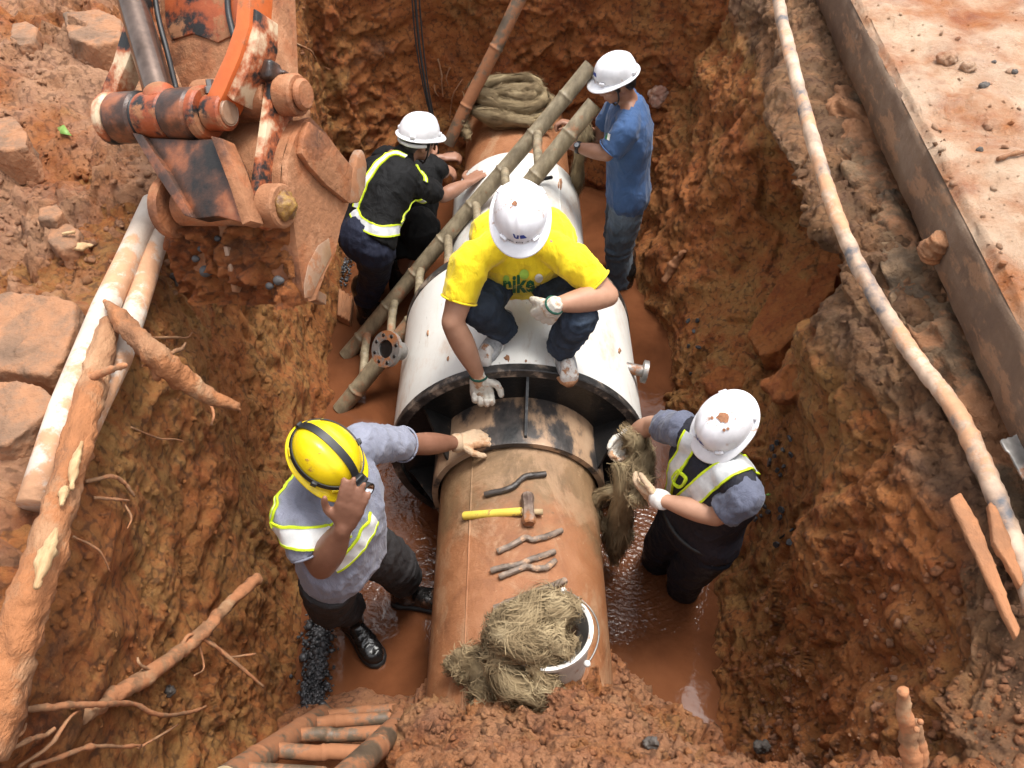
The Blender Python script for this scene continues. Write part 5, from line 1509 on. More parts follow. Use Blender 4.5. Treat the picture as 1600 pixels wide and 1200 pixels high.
# ================================================================ LADDERS OF BAMBOO
m_bamboo = M('weathered_bamboo', [(.25, (.10, .075, .045)), (.5, (.22, .175, .11)), (.75, (.36, .30, .20))], 6, .55, .35, 40, .003, stretch=(4, 4, .8), mud=.22, mudcol=(.30, .14, .07), mudscale=6, detail=8)
m_bamboo_d = M('wet_muddy_bamboo', [(.25, (.06, .042, .028)), (.5, (.14, .10, .065)), (.75, (.25, .19, .13))], 6, .5, .35, 40, .003, mud=.55, mudcol=(.30, .125, .055), mudscale=6, detail=8)
m_cut = M('cut_bamboo_end', (.44, .33, .19), 20, .8, .4)
m_inside = M('bamboo_hollow', (.14, .09, .05), 20, .9)
def culm(name, a, b_, r0, r1, mat, parent, gap=.26, ends=(True, True), seed=0, nb_=.10, bend=0.0):
    a, b_ = np.asarray(a, float), np.asarray(b_, float); L = np.linalg.norm(b_ - a); rg = np.random.RandomState(seed)
    ts = [0.0]; rr = [r0]
    nodes = np.arange(.1 + rg.rand() * gap * .5, L - .04, gap)
    for x in nodes:
        t = x / L; r = r0 + (r1 - r0) * t
        for o_, k in ((-.022, 1.0), (-.008, 1.03), (-.003, 1.0 + nb_), (.003, 1.0 + nb_), (.007, 1.0), (.022, .985)):
            ts.append(t + o_ / L); rr.append(r * k)
    ts.append(1.0); rr.append(r1)
    sd = unit(np.cross(b_ - a, (0, 0, 1))) * (.4 if nb_ < .08 else 1)
    pts = [a + (b_ - a) * t + UPZ * -bend * math.sin(PI * t) + sd * .006 * math.sin(t * 9 + seed) for t in ts]
    o = obj(name, tube(pts, rr, 16), mat, parent, auto=50)
    d = unit(b_ - a)
    if ends[1]:
        obj('cut_end', lathe([(.0015, r1 * .99), (.0015, r1 * .66), (-.012, r1 * .62)], b_, d, 18), m_cut, o)
        obj('hollow', lathe([(.0008, r1 * .67), (.0008, 0)], b_, d, 18), m_inside, o)
    return o
ldr = empty('bamboo_ladder', P(535, 600, z=0), 'long bamboo ladder leaning from the muddy water up across the white barrel', 'ladder')
A0, A1 = P(540, 556, z=-.02), P(924, 103, y=4.21)
B0, B1 = P(531, 640, z=-.02), P(930, 163, y=3.78)
culm('rail', A0, A1, .046, .042, m_bamboo, ldr, seed=1)
culm('rail', B0, B1, .047, .043, m_bamboo, ldr, seed=2)
for i, t in enumerate((.10, .22, .335, .45, .565, .68, .80)):
    culm('rung', A0 + (A1 - A0) * (t + .0), B0 + (B1 - B0) * (t + .004), .024, .025, m_bamboo, ldr, .3, (False, False), 10 + i)
lad2 = empty('bamboo_ladder', P(600, 1120, z=.05), 'muddy short bamboo ladder leaning against the near bank at the bottom of the picture', 'ladder')
R0, R1 = P(650, 1104, z=.15), P(520, 1236, z=1.1)
L0, L1 = P(505, 1116, z=.15), P(350, 1222, z=1.1)
culm('rail', R0, R1, .040, .043, m_bamboo_d, lad2, .5, seed=5, nb_=.05)
culm('rail', L0, L1, .040, .043, m_bamboo_d, lad2, .5, seed=6, nb_=.05)
for i, t in enumerate((.04, .20, .40, .64, .90)):
    culm('rung', L0 + (L1 - L0) * t, R0 + (R1 - R0) * t, .025, .026, m_bamboo_d, lad2, .3, (False, False), 20 + i)
# brace pole in the far left corner, black cables beside it
def G_(u, v, lift=0.0): return ground_hit(u, v, lift)[0]
o = culm('bamboo_pole', P(700, 225, y=4.80), P(826, -30, y=5.05), .040, .042, m_bamboo_d, None, .4, (False, False), 8)
tag(o, 'thick brown bamboo pole standing in the far corner behind the jute coil', 'pole')
for k, (dx, y_) in enumerate(((0, 5.0), (6, 5.03), (-5, 5.0))):
    o = obj('cable', tube(spline([P(646 + dx, -40, y=y_ + .05), P(654 + dx, 60, y=y_), P(664 + dx * .7, 130, y=y_ - .05), P(676 + dx * .4, 190, y=y_ - .1), P(686 + dx * .3, 260, y=y_ - .15)], 8), .008 if k == 0 else .005, 7), m_blk)
    tag(o, ('thickest of three black cables hanging down the far wall', 'thin black cable on the far wall, right of the thickest one', 'thin black cable on the far wall, left of the thickest one')[k], 'cable', 'black cables down the far wall')

# ================================================================ JUTE
m_jute = M('jute_fibre', [(.24, (.10, .066, .033)), (.45, (.24, .172, .090)), (.62, (.36, .275, .155)), (.8, (.48, .39, .25))], 10, .9, .4, 260, .002, stretch=(1, 1, 1), detail=8)
def jute(name, guides, label, strands=420, seed=0, core=True, wild=.35, rs=.0009, group=None):
    """guides: list of (points, radius); thin wavy fibres run along every guide in locks, some flying loose"""
    rg = np.random.RandomState(seed); Vs, Fs, n0 = [], [], 0
    for pts, rad in guides:
        g = spline(pts, 10); T, N, B = frames(g); m = len(g)
        L = np.linalg.norm(np.diff(g, axis=0), axis=1).sum()
        lump = 1 + .22 * np.interp(np.linspace(0, 1, m), np.linspace(0, 1, 9), rg.randn(9))
        rads = np.interp(np.linspace(0, 1, m), [0, .12, .85, 1], [rad * .6, rad, rad, rad * .5]) * lump
        if core:
            V, F = tube(g, rads * .74, 14, wob=.12, seed=seed)
            Vs.append(V); Fs.append(np.array([f if len(f) == 4 else (f[0], f[1], f[2], f[2]) for f in F]) + n0); n0 += len(V)
        nl = 34
        locks = [(rg.uniform(0, 2 * PI), rg.uniform(-2.6, 2.6), rg.uniform(.74, 1.16), rg.uniform(0, 6), rg.uniform(8, 20)) for _ in range(nl)]
        ns = int(strands * 2.6 * min(2.4, max(.4, L / .45)) * (rad / .04) ** .6)
        k = 13; tt = np.linspace(0, 1, k)
        for _ in range(ns):
            a0, tw, rf, ph, fq = locks[rg.randint(nl)]
            span = rg.uniform(.18, .5); s0 = rg.uniform(-.05, 1.03 - span); s = s0 + span * tt
            idx = np.clip(s, 0, 1) * (m - 1); i0 = np.minimum(idx.astype(int), m - 2); f = (idx - i0)[:, None]
            c = g[i0] * (1 - f) + g[i0 + 1] * f + (T[-1] * (np.clip(s - 1, 0, 1) * L)[:, None] - T[0] * (np.clip(-s, 0, 1) * L)[:, None])
            ang = a0 + tw * s + .5 * np.sin(s * fq + ph) + rg.randn() * .16 + .10 * np.sin(s * 40 + rg.rand() * 6)
            rr = rads[i0] * (rf + rg.randn() * .05) * (1 + .13 * np.sin(s * fq * 1.7 + ph * 2) + .04 * np.sin(s * 55 + rg.rand() * 6))
            if rg.rand() < wild:
                e_ = tt if rg.rand() < .5 else 1 - tt
                rr = rr * (1 + rg.uniform(.05, .55) * e_ ** 3); ang = ang + rg.uniform(-.9, .9) * e_ ** 2
            p = c + (np.cos(ang) * rr)[:, None] * N[i0] + (np.sin(ang) * rr)[:, None] * B[i0]
            p[:, 2] -= .012 * rg.rand() * np.sin(tt * PI)
            t_ = np.gradient(p, axis=0); out = p - c
            sd = np.cross(t_, out); sd /= np.linalg.norm(sd, axis=1)[:, None] + 1e-9
            w = rs * rg.uniform(.5, 1.7)
            Vs.append(np.stack([p + sd * w, p - sd * w], 1).reshape(-1, 3))
            q = n0 + 2 * np.arange(k - 1)
            Fs.append(np.stack([q, q + 1, q + 3, q + 2], 1)); n0 += 2 * k
    me_V, me_F = np.concatenate(Vs), np.concatenate(Fs)
    F = [tuple(r) if r[2] != r[3] else tuple(r[:3]) for r in me_F.tolist()]
    o = obj(name, (me_V, F), m_jute)
    return tag(o, label, 'jute', group)
def ringpath(c, rx, ry, a0, a1, n=9, tilt=0.0, zc=0.0):
    return [np.asarray(c) + (rx * math.cos(a), ry * math.sin(a), zc + tilt * math.sin(a * 2)) for a in np.linspace(a0, a1, n)]
cc = P(798, 158, z=.86)
jute('jute_coil', [(ringpath(cc, .27, .17, -.4, 5.9, 12, .012, -.03), .042), (ringpath(cc + (.01, .0, .03), .20, .125, 1.4, 7.4, 12, .015, .0), .038), (ringpath(cc + (-.02, .02, .07), .22, .13, .3, 4.4, 10, .015, .01), .036), (ringpath(cc + (.04, -.01, .06), .11, .065, 1, 6.6, 10, .01, .01), .036),
     ([cc + (-.25, .03, .0), cc + (-.10, -.05, .08), cc + (.08, -.03, .10), cc + (.22, .05, .05)], .034), ([cc + (-.27, .0, -.04), cc + (-.31, -.10, -.10), cc + (-.27, -.2, -.16)], .036), ([cc + (-.12, -.18, .0), cc + (.02, -.22, -.01), cc + (.15, -.21, -.04), cc + (.26, -.16, -.1)], .036)],
     'coiled jute rope heaped on the far end of the pipe by the far wall', 210, 1, wild=.5)
jute('jute_hank', [([P(905, 185, y=4.45), P(915, 205, y=4.40), P(905, 250, y=4.40), P(898, 310, y=4.42)], .045)], 'strand of jute hanging down beside the pipe under the hands of the worker in blue', 300, 4)
# the hank in the hands of the man on the right
h0 = P(985, 682, z=.80)
jute('jute_hank', [([P(978, 676, z=.82), P(992, 690, z=.80), P(992, 730, z=.72), P(975, 772, z=.66), P(968, 815, z=.42), P(962, 850, z=.22), P(960, 876, z=.1)], .060),
     ([P(1000, 682, z=.78), P(1008, 710, z=.74), P(1002, 745, z=.79), P(1000, 770, z=.83), P(988, 790, z=.80)], .042),
     ([P(975, 765, z=.68), P(948, 770, z=.62), P(932, 780, z=.56), P(930, 800, z=.5), P(938, 818, z=.42), P(958, 815, z=.38)], .028)],
     'hank of jute pulled apart in the gloved hands of the worker right of the pipe', 420, 2, wild=.5)
# bucket of jute on the pipe
m_pail = M('white_plastic_pail', (.70, .68, .64), 9, .45, .15, 40, .002, mud=.35, mudcol=(.36, .19, .10), mudscale=7)
bc = onpipe(858, 1052, PR) + (.02, .03, -.02)
bax = unit((-.12, .10, 1.0))
pl = empty('plastic_pail', bc, 'muddy white plastic pail stuffed with jute standing on the pipe', 'pail')
obj('pail_body', lathe([(0, 0), (0, .105), (.02, .110), (.225, .138), (.225, .147), (.243, .149), (.245, .143), (.24, .134), (.03, .105), (.025, 0)], bc, bax, 48), m_pail, pl, auto=40)
rim_c = bc + bax * .235; pe1 = unit(np.cross(bax, (0, 1, 0))); pe2 = np.cross(bax, pe1)
hp = [rim_c + pe1 * .152 * math.cos(a) + pe2 * .152 * math.sin(a) for a in (2.9,)]
arc = [rim_c + (unit((1, .3, 0)) * (.155 + .012 * math.sin(t * PI)) * math.cos(-.9 + 1.9 * t) + unit((.3, -1, 0)) * .165 * math.sin(-.9 + 1.9 * t)) - bax * .01 for t in np.linspace(0, 1, 16)]
obj('wire_handle', tube(arc, .0032, 6), m_steel, pl)
for sg in (0, -1): obj('handle_lug', ball(arc[sg], .012, 10), m_pail, pl)
j0 = rim_c - bax * .02
jute('jute_pile', [(ringpath(j0 + (-.02, .01, .03), .115, .09, .9, 5.9, 9, .015, 0), .046), (ringpath(j0 + (-.07, -.02, .06), .09, .07, 1.5, 6.0, 9, .03, .02), .042), ([j0 + (.09, .07, .05), j0 + (.04, .03, .10), j0 + (-.03, .05, .10), j0 + (-.10, .02, .08)], .042), ([j0 + (-.15, -.03, .03), j0 + (-.08, -.07, .09), j0 + (.0, -.06, .09), j0 + (.06, -.10, .04)], .040), ([j0 + (.02, .09, .05), j0 + (-.05, .02, .11), j0 + (-.13, -.06, .06), j0 + (-.2, -.1, -.06)], .058),
     ([j0 + (-.13, .06, .02), j0 + (-.18, -.02, .0), j0 + (-.16, -.12, -.02), j0 + (-.06, -.18, -.05), j0 + (.03, -.16, -.04)], .05), ([j0 + (-.06, -.12, .04), j0 + (-.02, -.16, -.03), j0 + (.0, -.19, -.12)], .05),
     ([j0 + (.08, .11, .03), j0 + (.04, .02, .08), j0 + (-.01, -.08, .06)], .045)],
     'tangled pile of jute fibre overflowing the white pail on the pipe', 260, 3, wild=.38)
q0 = onpipe(742, 1050, PR, .03)
jute('jute_pile', [([q0 + (-.07, .06, .01), q0 + (.0, .02, .02), q0 + (.03, -.08, .01), q0 + (.0, -.15, -.01)], .045), ([q0 + (-.10, .05, -.02), q0 + (-.03, .0, .0), q0 + (.06, .05, .03)], .035)],
     'loose tuft of jute sagging over the left side of the pipe beside the pail', 330, 5, wild=.55)

# ================================================================ TOOLS LYING ON THE PIPE
m_bar = M('muddy_steel_bar', [(.3, (.05, .04, .033)), (.55, (.22, .16, .12)), (.75, (.46, .37, .29))], 16, .6, .5, 90, .003, mud=.35, mudcol=(.42, .25, .15), mudscale=14, detail=9)
m_bard = M('oily_dark_bar', [(.3, (.02, .018, .017)), (.6, (.06, .045, .036)), (.8, (.3, .2, .13))], 16, .45, .5, 90, .003, detail=9)
def bar(px, r, mat, label, lift=None, flat=1.0):
    pts = [onpipe(u, v, PR, (r if lift is None else lift)) for u, v in px]
    o = obj('steel_bar', tube(spline(pts, 6), r, 8, wob=.12, seed=len(px)), mat, auto=45)
    return tag(o, label, 'bar')
bar([(757, 773), (790, 765), (806, 757), (815, 748), (828, 743), (853, 741)], .0125, m_bard, 'dark cranked steel bar lying nearest the black collar')
bar([(777, 862), (800, 851), (820, 840), (832, 843), (850, 839), (878, 829)], .012, m_bar, 'cranked steel bar lying just below the sledgehammer')
bar([(767, 892), (785, 886), (800, 884), (815, 880), (838, 871), (867, 862)], .012, m_bar, 'upper of two crossed steel bars in the middle of the pipe')
bar([(780, 902), (800, 893), (822, 885), (836, 888), (852, 887), (868, 876)], .012, m_bar, 'paler lower bar of the two crossed in the middle of the pipe')
bar([(772, 951), (800, 940), (830, 928), (858, 918), (883, 907)], .014, m_bar, 'long flat muddy bar lying under the upper edge of the jute pile')
bar([(808, 951), (840, 940), (892, 933)], .009, m_bar, 'thin bar end poking out between the jute pile and the pail')
bar([(838, 1110), (852, 1075), (868, 1052), (886, 1046), (908, 1026)], .014, m_bar, 'curved muddy bar end leaning against the right foot of the pail', .03)
bar([(806, 1122), (835, 1108), (872, 1088)], .016, m_bard, 'brown stick half buried in the soil below the pail', .05)
ham = empty('sledgehammer', onpipe(800, 800, PR), 'sledgehammer with a yellow handle lying across the top of the pipe', 'hammer')
m_hy = M('yellow_fibreglass', (.78, .58, .09), 14, .5, .1, mud=.22, mudcol=(.34, .2, .08), mudscale=26)
h0, h1 = onpipe(724, 806, PR, .017), onpipe(815, 799, PR, .022)
obj('handle', tube([h0, h0 + (h1 - h0) * .02, h0 + (h1 - h0) * .95, h1], [.014, .0175, .0165, .016], 14), m_hy, ham, auto=40)
h2 = onpipe(848, 800, PR, .026)
obj('shaft', tube([h1, h2], [.012, .012], 12), M('hammer_wood', (.40, .29, .16), 30, .7), ham)
k0, k1 = onpipe(824, 772, PR, .028), onpipe(827, 819, PR, .028); kd = unit(k1 - k0); kl = np.linalg.norm(k1 - k0)
obj('head', lathe([(0, 0), (0, .020), (.006, .026), (.03, .027), (.04, .024), (kl - .04, .024), (kl - .03, .027), (kl - .006, .026), (kl, .020), (kl, 0)], k0, kd, 8), M('rusty_hammer_steel', [(.35, (.09, .055, .04)), (.6, (.30, .22, .17)), (.75, (.36, .14, .07))], 18, .55, .4, 80, .003, .3, mud=.3), ham, auto=30)
o = obj('black_strip', tube(spline([P(794, 292, z=.84), P(815, 283, z=.845), P(840, 281, z=.84), P(862, 277, z=.82)], 6), .011, 8), m_blk)
tag(o, 'short black rubber strip lying on the white sleeve behind the white helmet', 'strip')
bucket_soil = None

# ================================================================ POLES, LOGS AND ROOTS ON THE LEFT BANK
m_pvc = M('mud_smeared_white_pole', [(.3, (.40, .31, .24)), (.5, (.54, .45, .37)), (.75, (.64, .57, .49))], 7, .55, .5, 30, .006, mud=.36, mudcol=(.50, .27, .15), mudscale=5, detail=9)
m_bark = M('peeled_mud_smeared_log', [(.25, (.10, .042, .018)), (.42, (.24, .105, .045)), (.58, (.36, .19, .095)), (.8, (.52, .37, .22))], 7, .8, 1.0, 34, .016, stretch=(1.2, .5, 1.2), mud=.45, mudcol=(.32, .125, .046), mudscale=5, detail=10)
m_root = M('pale_root', [(.3, (.16, .075, .035)), (.55, (.30, .16, .08)), (.8, (.46, .31, .18))], 14, .85, .6, 60, .005, mud=.5, mudcol=(.38, .16, .07), mudscale=9)
m_split = M('split_wood', [(.3, (.36, .20, .09)), (.7, (.56, .40, .21))], 14, .75, .7, 60, .004, stretch=(6, 1, 6))
def rough_tube(pts, rad, n, amp, seed, per=10):
    g = spline(pts, per); r = np.interp(np.linspace(0, 1, len(g)), np.linspace(0, 1, len(rad)), rad)
    V, F = tube(g, r, n, wob=amp, seed=seed)
    T_, N_, B_ = frames(g); ctr = np.repeat(g, n, 0); o_ = V[:len(ctr)] - ctr
    V[:len(ctr)] += o_ * (1.6 * amp * fbm(V[:len(ctr)] * np.array((30, 30, 30)) + seed, 4) + .10 * fbm(V[:len(ctr)] * 90, 2))[:, None]
    return V, F
o = obj('white_pole', tube([P(240, 318, z=1.84), P(203, 400, z=1.83), P(165, 480, z=1.84), P(100, 640, z=1.85), P(52, 790, z=1.80)], .040, 24), m_pvc)
tag(o, 'left one of two whitish poles running down the bank below the excavator bucket', 'pole')
o = obj('white_pole', tube([P(256, 340, z=1.80), P(222, 450, z=1.79), P(186, 560, z=1.79), P(150, 632, z=1.78), P(120, 700, z=1.74)], .037, 24), m_pvc)
tag(o, 'right one of two whitish poles on the bank, partly under the peeled log', 'pole')
lg = empty('peeled_log', P(80, 850, z=1.75), 'peeled mud smeared log lying along the left brink of the trench', 'log')
lp = [P(172, 505, z=1.86), P(150, 585, z=1.87), P(125, 680, z=1.87), P(96, 780, z=1.86), P(66, 880, z=1.84), P(34, 980, z=1.80), P(8, 1070, z=1.74), P(-30, 1180, z=1.68)]
obj('trunk', rough_tube(lp, [.030, .036, .040, .040, .043, .047, .052, .058], 28, .10, 2), m_bark, lg)
for sp_, w in (([(128, 690), (116, 730), (112, 765)], .012), ([(88, 825), (72, 870), (56, 920)], .020), ([(96, 790), (100, 770), (104, 760)], .012)):
    pts = [P(u, v, z=1.905) for u, v in sp_]
    obj('split_wood', rough_tube([pts[0], *pts[1:]], [.004, w, .005], 8, .2, 4), m_split, lg)
obj('root_stub', rough_tube([P(140, 590, z=1.9), P(165, 580, z=1.93), P(192, 572, z=1.96), P(198, 570, z=1.96)], [.012, .010, .008, .004], 8, .2, 5), m_root, lg)
br = empty('broken_branch', P(240, 560, z=1.75), 'thick broken branch with roots sticking out from the log over the trench wall', 'branch')
obj('limb', rough_tube([P(168, 474, z=1.90), P(190, 500, z=1.90), P(222, 535, z=1.88), P(250, 562, z=1.85), P(285, 592, z=1.76), P(325, 618, z=1.68), P(372, 636, z=1.62)], [.010, .028, .032, .036, .034, .026, .013], 22, .10, 7), m_bark, br)
for k, (pp_, r_) in enumerate((([(240, 556), (244, 575), (246, 592)], .018), ([(282, 585), (310, 610), (328, 632), (334, 648), (330, 664)], .006), ([(268, 552), (274, 548), (284, 545), (290, 536)], .007), ([(190, 500), (180, 488), (163, 470)], .012), ([(340, 622), (358, 630), (375, 640)], .009), ([(260, 565), (235, 570), (222, 572)], .004))):
    obj('rootlet', rough_tube([P(u, v, z=1.90 - .0026 * max(0, u - 200)) for u, v in pp_], [r_, r_ * .9, r_ * .55], 8, .15, 20 + k), m_root, br)
rt = empty('forked_root', G_(280, 1010), 'forked root with thin side shoots sticking out of the left trench wall', 'root')
def lifted(px, lifts):
    return [G_(u, v, l) for (u, v), l in zip(px, lifts)]
obj('stem', rough_tube(lifted([(130, 1120), (170, 1088), (215, 1052), (262, 1018), (295, 990), (318, 950), (345, 915), (366, 892)], [.0, .01, .03, .06, .09, .11, .13, .14]), [.020, .024, .025, .024, .020, .020, .021, .019], 16, .14, 9), m_root, rt)
for k, (pp_, l0, l1, r_) in enumerate((([(250, 1020), (275, 1012), (300, 1006), (330, 1008), (343, 1016)], .06, .16, .006), ([(300, 990), (303, 1020), (325, 1040), (360, 1058)], .08, .16, .008), ([(265, 1010), (280, 985), (292, 970)], .06, .10, .008), ([(290, 1010), (285, 1040), (268, 1066)], .07, .10, .004), ([(225, 1048), (205, 1042), (198, 1034)], .03, .04, .005))):
    obj('shoot', rough_tube(lifted(pp_, np.linspace(l0, l1, len(pp_))), [r_, r_ * .9, r_ * .6], 8, .15, 40 + k), m_root, rt)
roots = [([(28, 1110), (90, 1098), (150, 1094), (190, 1105), (245, 1112), (290, 1106), (316, 1100)], .008, 'long thin pale root lying across the wall at lower left'),
         ([(40, 1200), (80, 1180), (130, 1166), (170, 1164), (212, 1165)], .007, 'pale root curling along the bottom left corner'),
         ([(20, 1200), (60, 1160), (90, 1128), (114, 1108)], .005, 'straight thin twig rising from the bottom left corner'),
         ([(0, 1178), (30, 1160), (60, 1148), (66, 1136), (70, 1140)], .006, 'knobbly twig at the bottom left corner beside the straight twig'),
         ([(0, 1165), (12, 1145), (28, 1132)], .004, 'small twig at the left edge near the bottom corner'),
         ([(210, 1170), (245, 1150), (272, 1132)], .004, 'short stiff rootlet above the left rail of the short ladder'),
         ([(130, 755), (160, 752), (180, 765), (200, 775)], .006, 'wavy rootlet in the wall left of the worker with the headlamp, upper one'),
         ([(140, 780), (165, 782), (192, 786)], .005, 'pale rootlet just under the wavy rootlet in the left wall'),
         ([(188, 790), (188, 810), (187, 826)], .003, 'fine hanging rootlet in the left wall'),
         ([(110, 842), (140, 862), (165, 892)], .003, 'fine curved rootlet beside the peeled log'),
         ([(200, 668), (235, 680), (260, 684), (282, 690)], .0035, 'thin root running across the wall below the broken branch'),
         ([(232, 528), (262, 530), (280, 526), (294, 524)], .004, 'thin wavy root above the broken branch'),
         ([(0, 572), (30, 585), (60, 594)], .005, 'yellow root on the left edge between the two stone slabs'),
         ([(452, 66), (480, 78), (500, 92), (516, 104)], .006, 'pale root on the clay wall right of the excavator arm'),
         ([(684, 92), (690, 112), (692, 130), (692, 150)], .006, 'long pale rootlet hanging on the far wall beside the cables'),
         ([(702, 106), (698, 120), (699, 132)], .005, 'short bent rootlet hanging next to the bamboo pole'),
         ([(722, 124), (712, 145), (706, 165), (702, 188)], .005, 'dark rootlet hanging behind the bamboo pole'),
         ([(678, 132), (682, 142), (684, 148)], .005, 'tiny rootlet on the far wall near the cables')]
for k, (px_, r_, lb) in enumerate(roots):
    tag(obj('root', rough_tube(lifted(px_, [.012] + [.03] * (len(px_) - 2) + [.02]), [r_, r_, r_ * .6], 7, .2, 60 + k), m_root), lb, 'root', 'roots sticking out of the trench walls')
rs_ = empty('root_stump', P(1420, 1150, z=1.66), 'pale forked root stump standing upright on the near right bank', 'root')
obj('stem', rough_tube([P(1425, 1195, z=1.62), P(1420, 1150, z=1.70), P(1414, 1110, z=1.78), P(1411, 1078, z=1.84)], [.022, .019, .015, .012], 14, .12, 3), m_root, rs_)
obj('fork', rough_tube([P(1441, 1192, z=1.62), P(1436, 1160, z=1.68), P(1428, 1130, z=1.74)], [.016, .015, .012], 12, .12, 4), m_root, rs_)
for k, (u, v) in enumerate(((1407, 1092), (1420, 1100), (1416, 1120), (1432, 1140), (1438, 1128))):
    obj('knot', ball(P(u, v, z=1.76), .007, 8), m_root, rs_)

# ================================================================ STONES, SLABS, HOSE, BOARDS
m_stone = M('mud_covered_stone', [(.3, (.11, .068, .042)), (.55, (.26, .140, .078)), (.8, (.38, .23, .14))], 5, .8, .9, 40, .012, mud=.5, mudcol=(.33, .155, .075), mudscale=4, detail=10)
m_stone_d = M('dark_grey_stone', [(.3, (.045, .040, .036)), (.6, (.12, .10, .085)), (.8, (.2, .15, .11))], 8, .75, .7, 50, .008, detail=9)
m_shale = M('wet_dark_shale', [(.3, (.022, .022, .024)), (.7, (.075, .075, .08))], 14, .35, .6, 60, .005)
def rock(name, px, z0, h, mat, label, cat='rock', group=None, slope=(0, 0), rough=.008):
    g0 = ground_hit(*np.clip(np.mean(px, 0), 4, 1596))[0]
    z0 = g0[2]
    top = [P(u, v, z=z0 + h) for u, v in px]
    c = np.mean(top, 0)
    top = np.array([t + np.array((0, 0, slope[0] * (t[0] - c[0]) + slope[1] * (t[1] - c[1]))) for t in top])
    base = top + (top - c) * .10; base[:, 2] = z0 - .06
    n = len(top); V = np.concatenate([top, base]); F = [tuple(range(n))[::-1], tuple(range(n, 2 * n))] + [(i, (i + 1) % n, n + (i + 1) % n, n + i) for i in range(n)]
    V, F = fuse([(V, F)], max(.005, h * .06), 2, lambda W, N: rough * fbm(W * 7, 4) + rough * .5 * cellrand(W * 11) + .002 * fbm(W * 60, 2))
    return tag(obj(name, (V, F), mat), label, cat, group)
rock('stone_slab', [(-60, 470), (20, 458), (85, 470), (122, 480), (118, 515), (98, 560), (70, 582), (20, 575), (-60, 560)], 1.74, .13, m_stone, 'large flat mud coated stone slab at the left edge of the bank', 'stone', slope=(.10, .12))
rock('stone_slab', [(-60, 590), (30, 596), (66, 605), (92, 628), (60, 655), (10, 690), (-60, 700)], 1.72, .12, m_stone, 'second stone slab at the left edge, just below the large flat one', 'stone', slope=(.05, .1))
rock('stone_slab', [(98, 20), (150, 14), (190, 30), (188, 62), (150, 72), (108, 58)], 1.92, .10, m_stone, 'flat stone slab half sunk in the soil left of the piston rod', 'stone')
rock('rock', [(-30, 185), (18, 182), (42, 205), (40, 230), (10, 236), (-30, 225)], 1.92, .09, m_stone, 'rounded pale rock at the left edge near the top', 'rock')
rock('rock', [(20, 36), (40, 32), (58, 44), (52, 66), (30, 70), (14, 58)], 1.95, .10, m_stone, 'reddish angular rock in the top left corner', 'rock')
rock('rock', [(80, 348), (104, 346), (122, 360), (118, 384), (96, 390), (76, 376)], 1.86, .03, m_stone, 'flat grey brown rock in the soil above the pale wood scrap', 'rock')
rock('rock', [(62, 326), (88, 320), (100, 332), (84, 344), (62, 342)], 1.86, .06, m_stone, 'small orange rock above the flat rock beside the wood scrap', 'rock')
rock('rock', [(268, 380), (282, 374), (290, 386), (282, 398), (270, 396)], 1.80, .04, m_stone_d, 'dark stone just above the small grey stone beside the bucket', 'rock')
tag(obj('wood_scrap', fuse([box(G_(118, 384, .03), (.032, -.006, 0), (.006, .016, 0), (0, 0, .007)), box(G_(126, 380, .04), (.026, -.012, .004), (.005, .006, 0), (0, 0, .005)), box(G_(108, 378, .035), (.024, .0, .004), (.0, .006, 0), (0, 0, .005))], .004, 1), m_split), 'splintered pale wood scrap on the soil left of the white poles', 'wood')
tag(obj('leaf', prism([G_(88, 204, .02), G_(98, 207, .03), G_(110, 216, .02), G_(96, 213, .02)], (0, 0, .002)), M('green_leaf', (.16, .28, .05), 20, .5)), 'single small green leaf on the soil left of the bucket', 'leaf')
# road: stones on the mud
for k, (u, v, s_, lb) in enumerate(((1478, 97, .042, 'lumpy clod of mud on the road, topmost'), (1510, 108, .032, 'clod of mud lying right of the topmost clod on the road'), (1538, 136, .020, 'grey stone on the muddy road nearest the slab edge'), (1584, 114, .014, 'small grey stone on the road at the right edge'), (1552, 98, .010, 'tiny dark pebble on the upper road'), (1542, 198, .016, 'stone on the road in a row of crumbs'), (1530, 236, .014, 'dark stone on the road above the twig'))):
    c_ = G_(u, v, s_ * .3)
    m_ = m_stone_d if k in (2, 3, 4, 6) else m_slabmud
    tag(obj('stone', fuse([ellip(c_, (s_, .2 * s_, 0), (-.2 * s_, s_ * .8, 0), (0, 0, s_ * .7)), ball(c_ + (s_ * .5, s_ * .3, 0), s_ * .6)], s_ * .14, 1, lambda W, N, s_=s_: s_ * .25 * fbm(W / s_ * 1.4, 3)), m_), lb, 'stone')
tag(obj('twig', rough_tube([G_(1556, 252, .01), G_(1585, 246, .015), G_(1615, 240, .012)], [.008, .008, .006], 7, .2, 3), m_bark), 'brown twig lying on the muddy road at the right edge', 'twig')
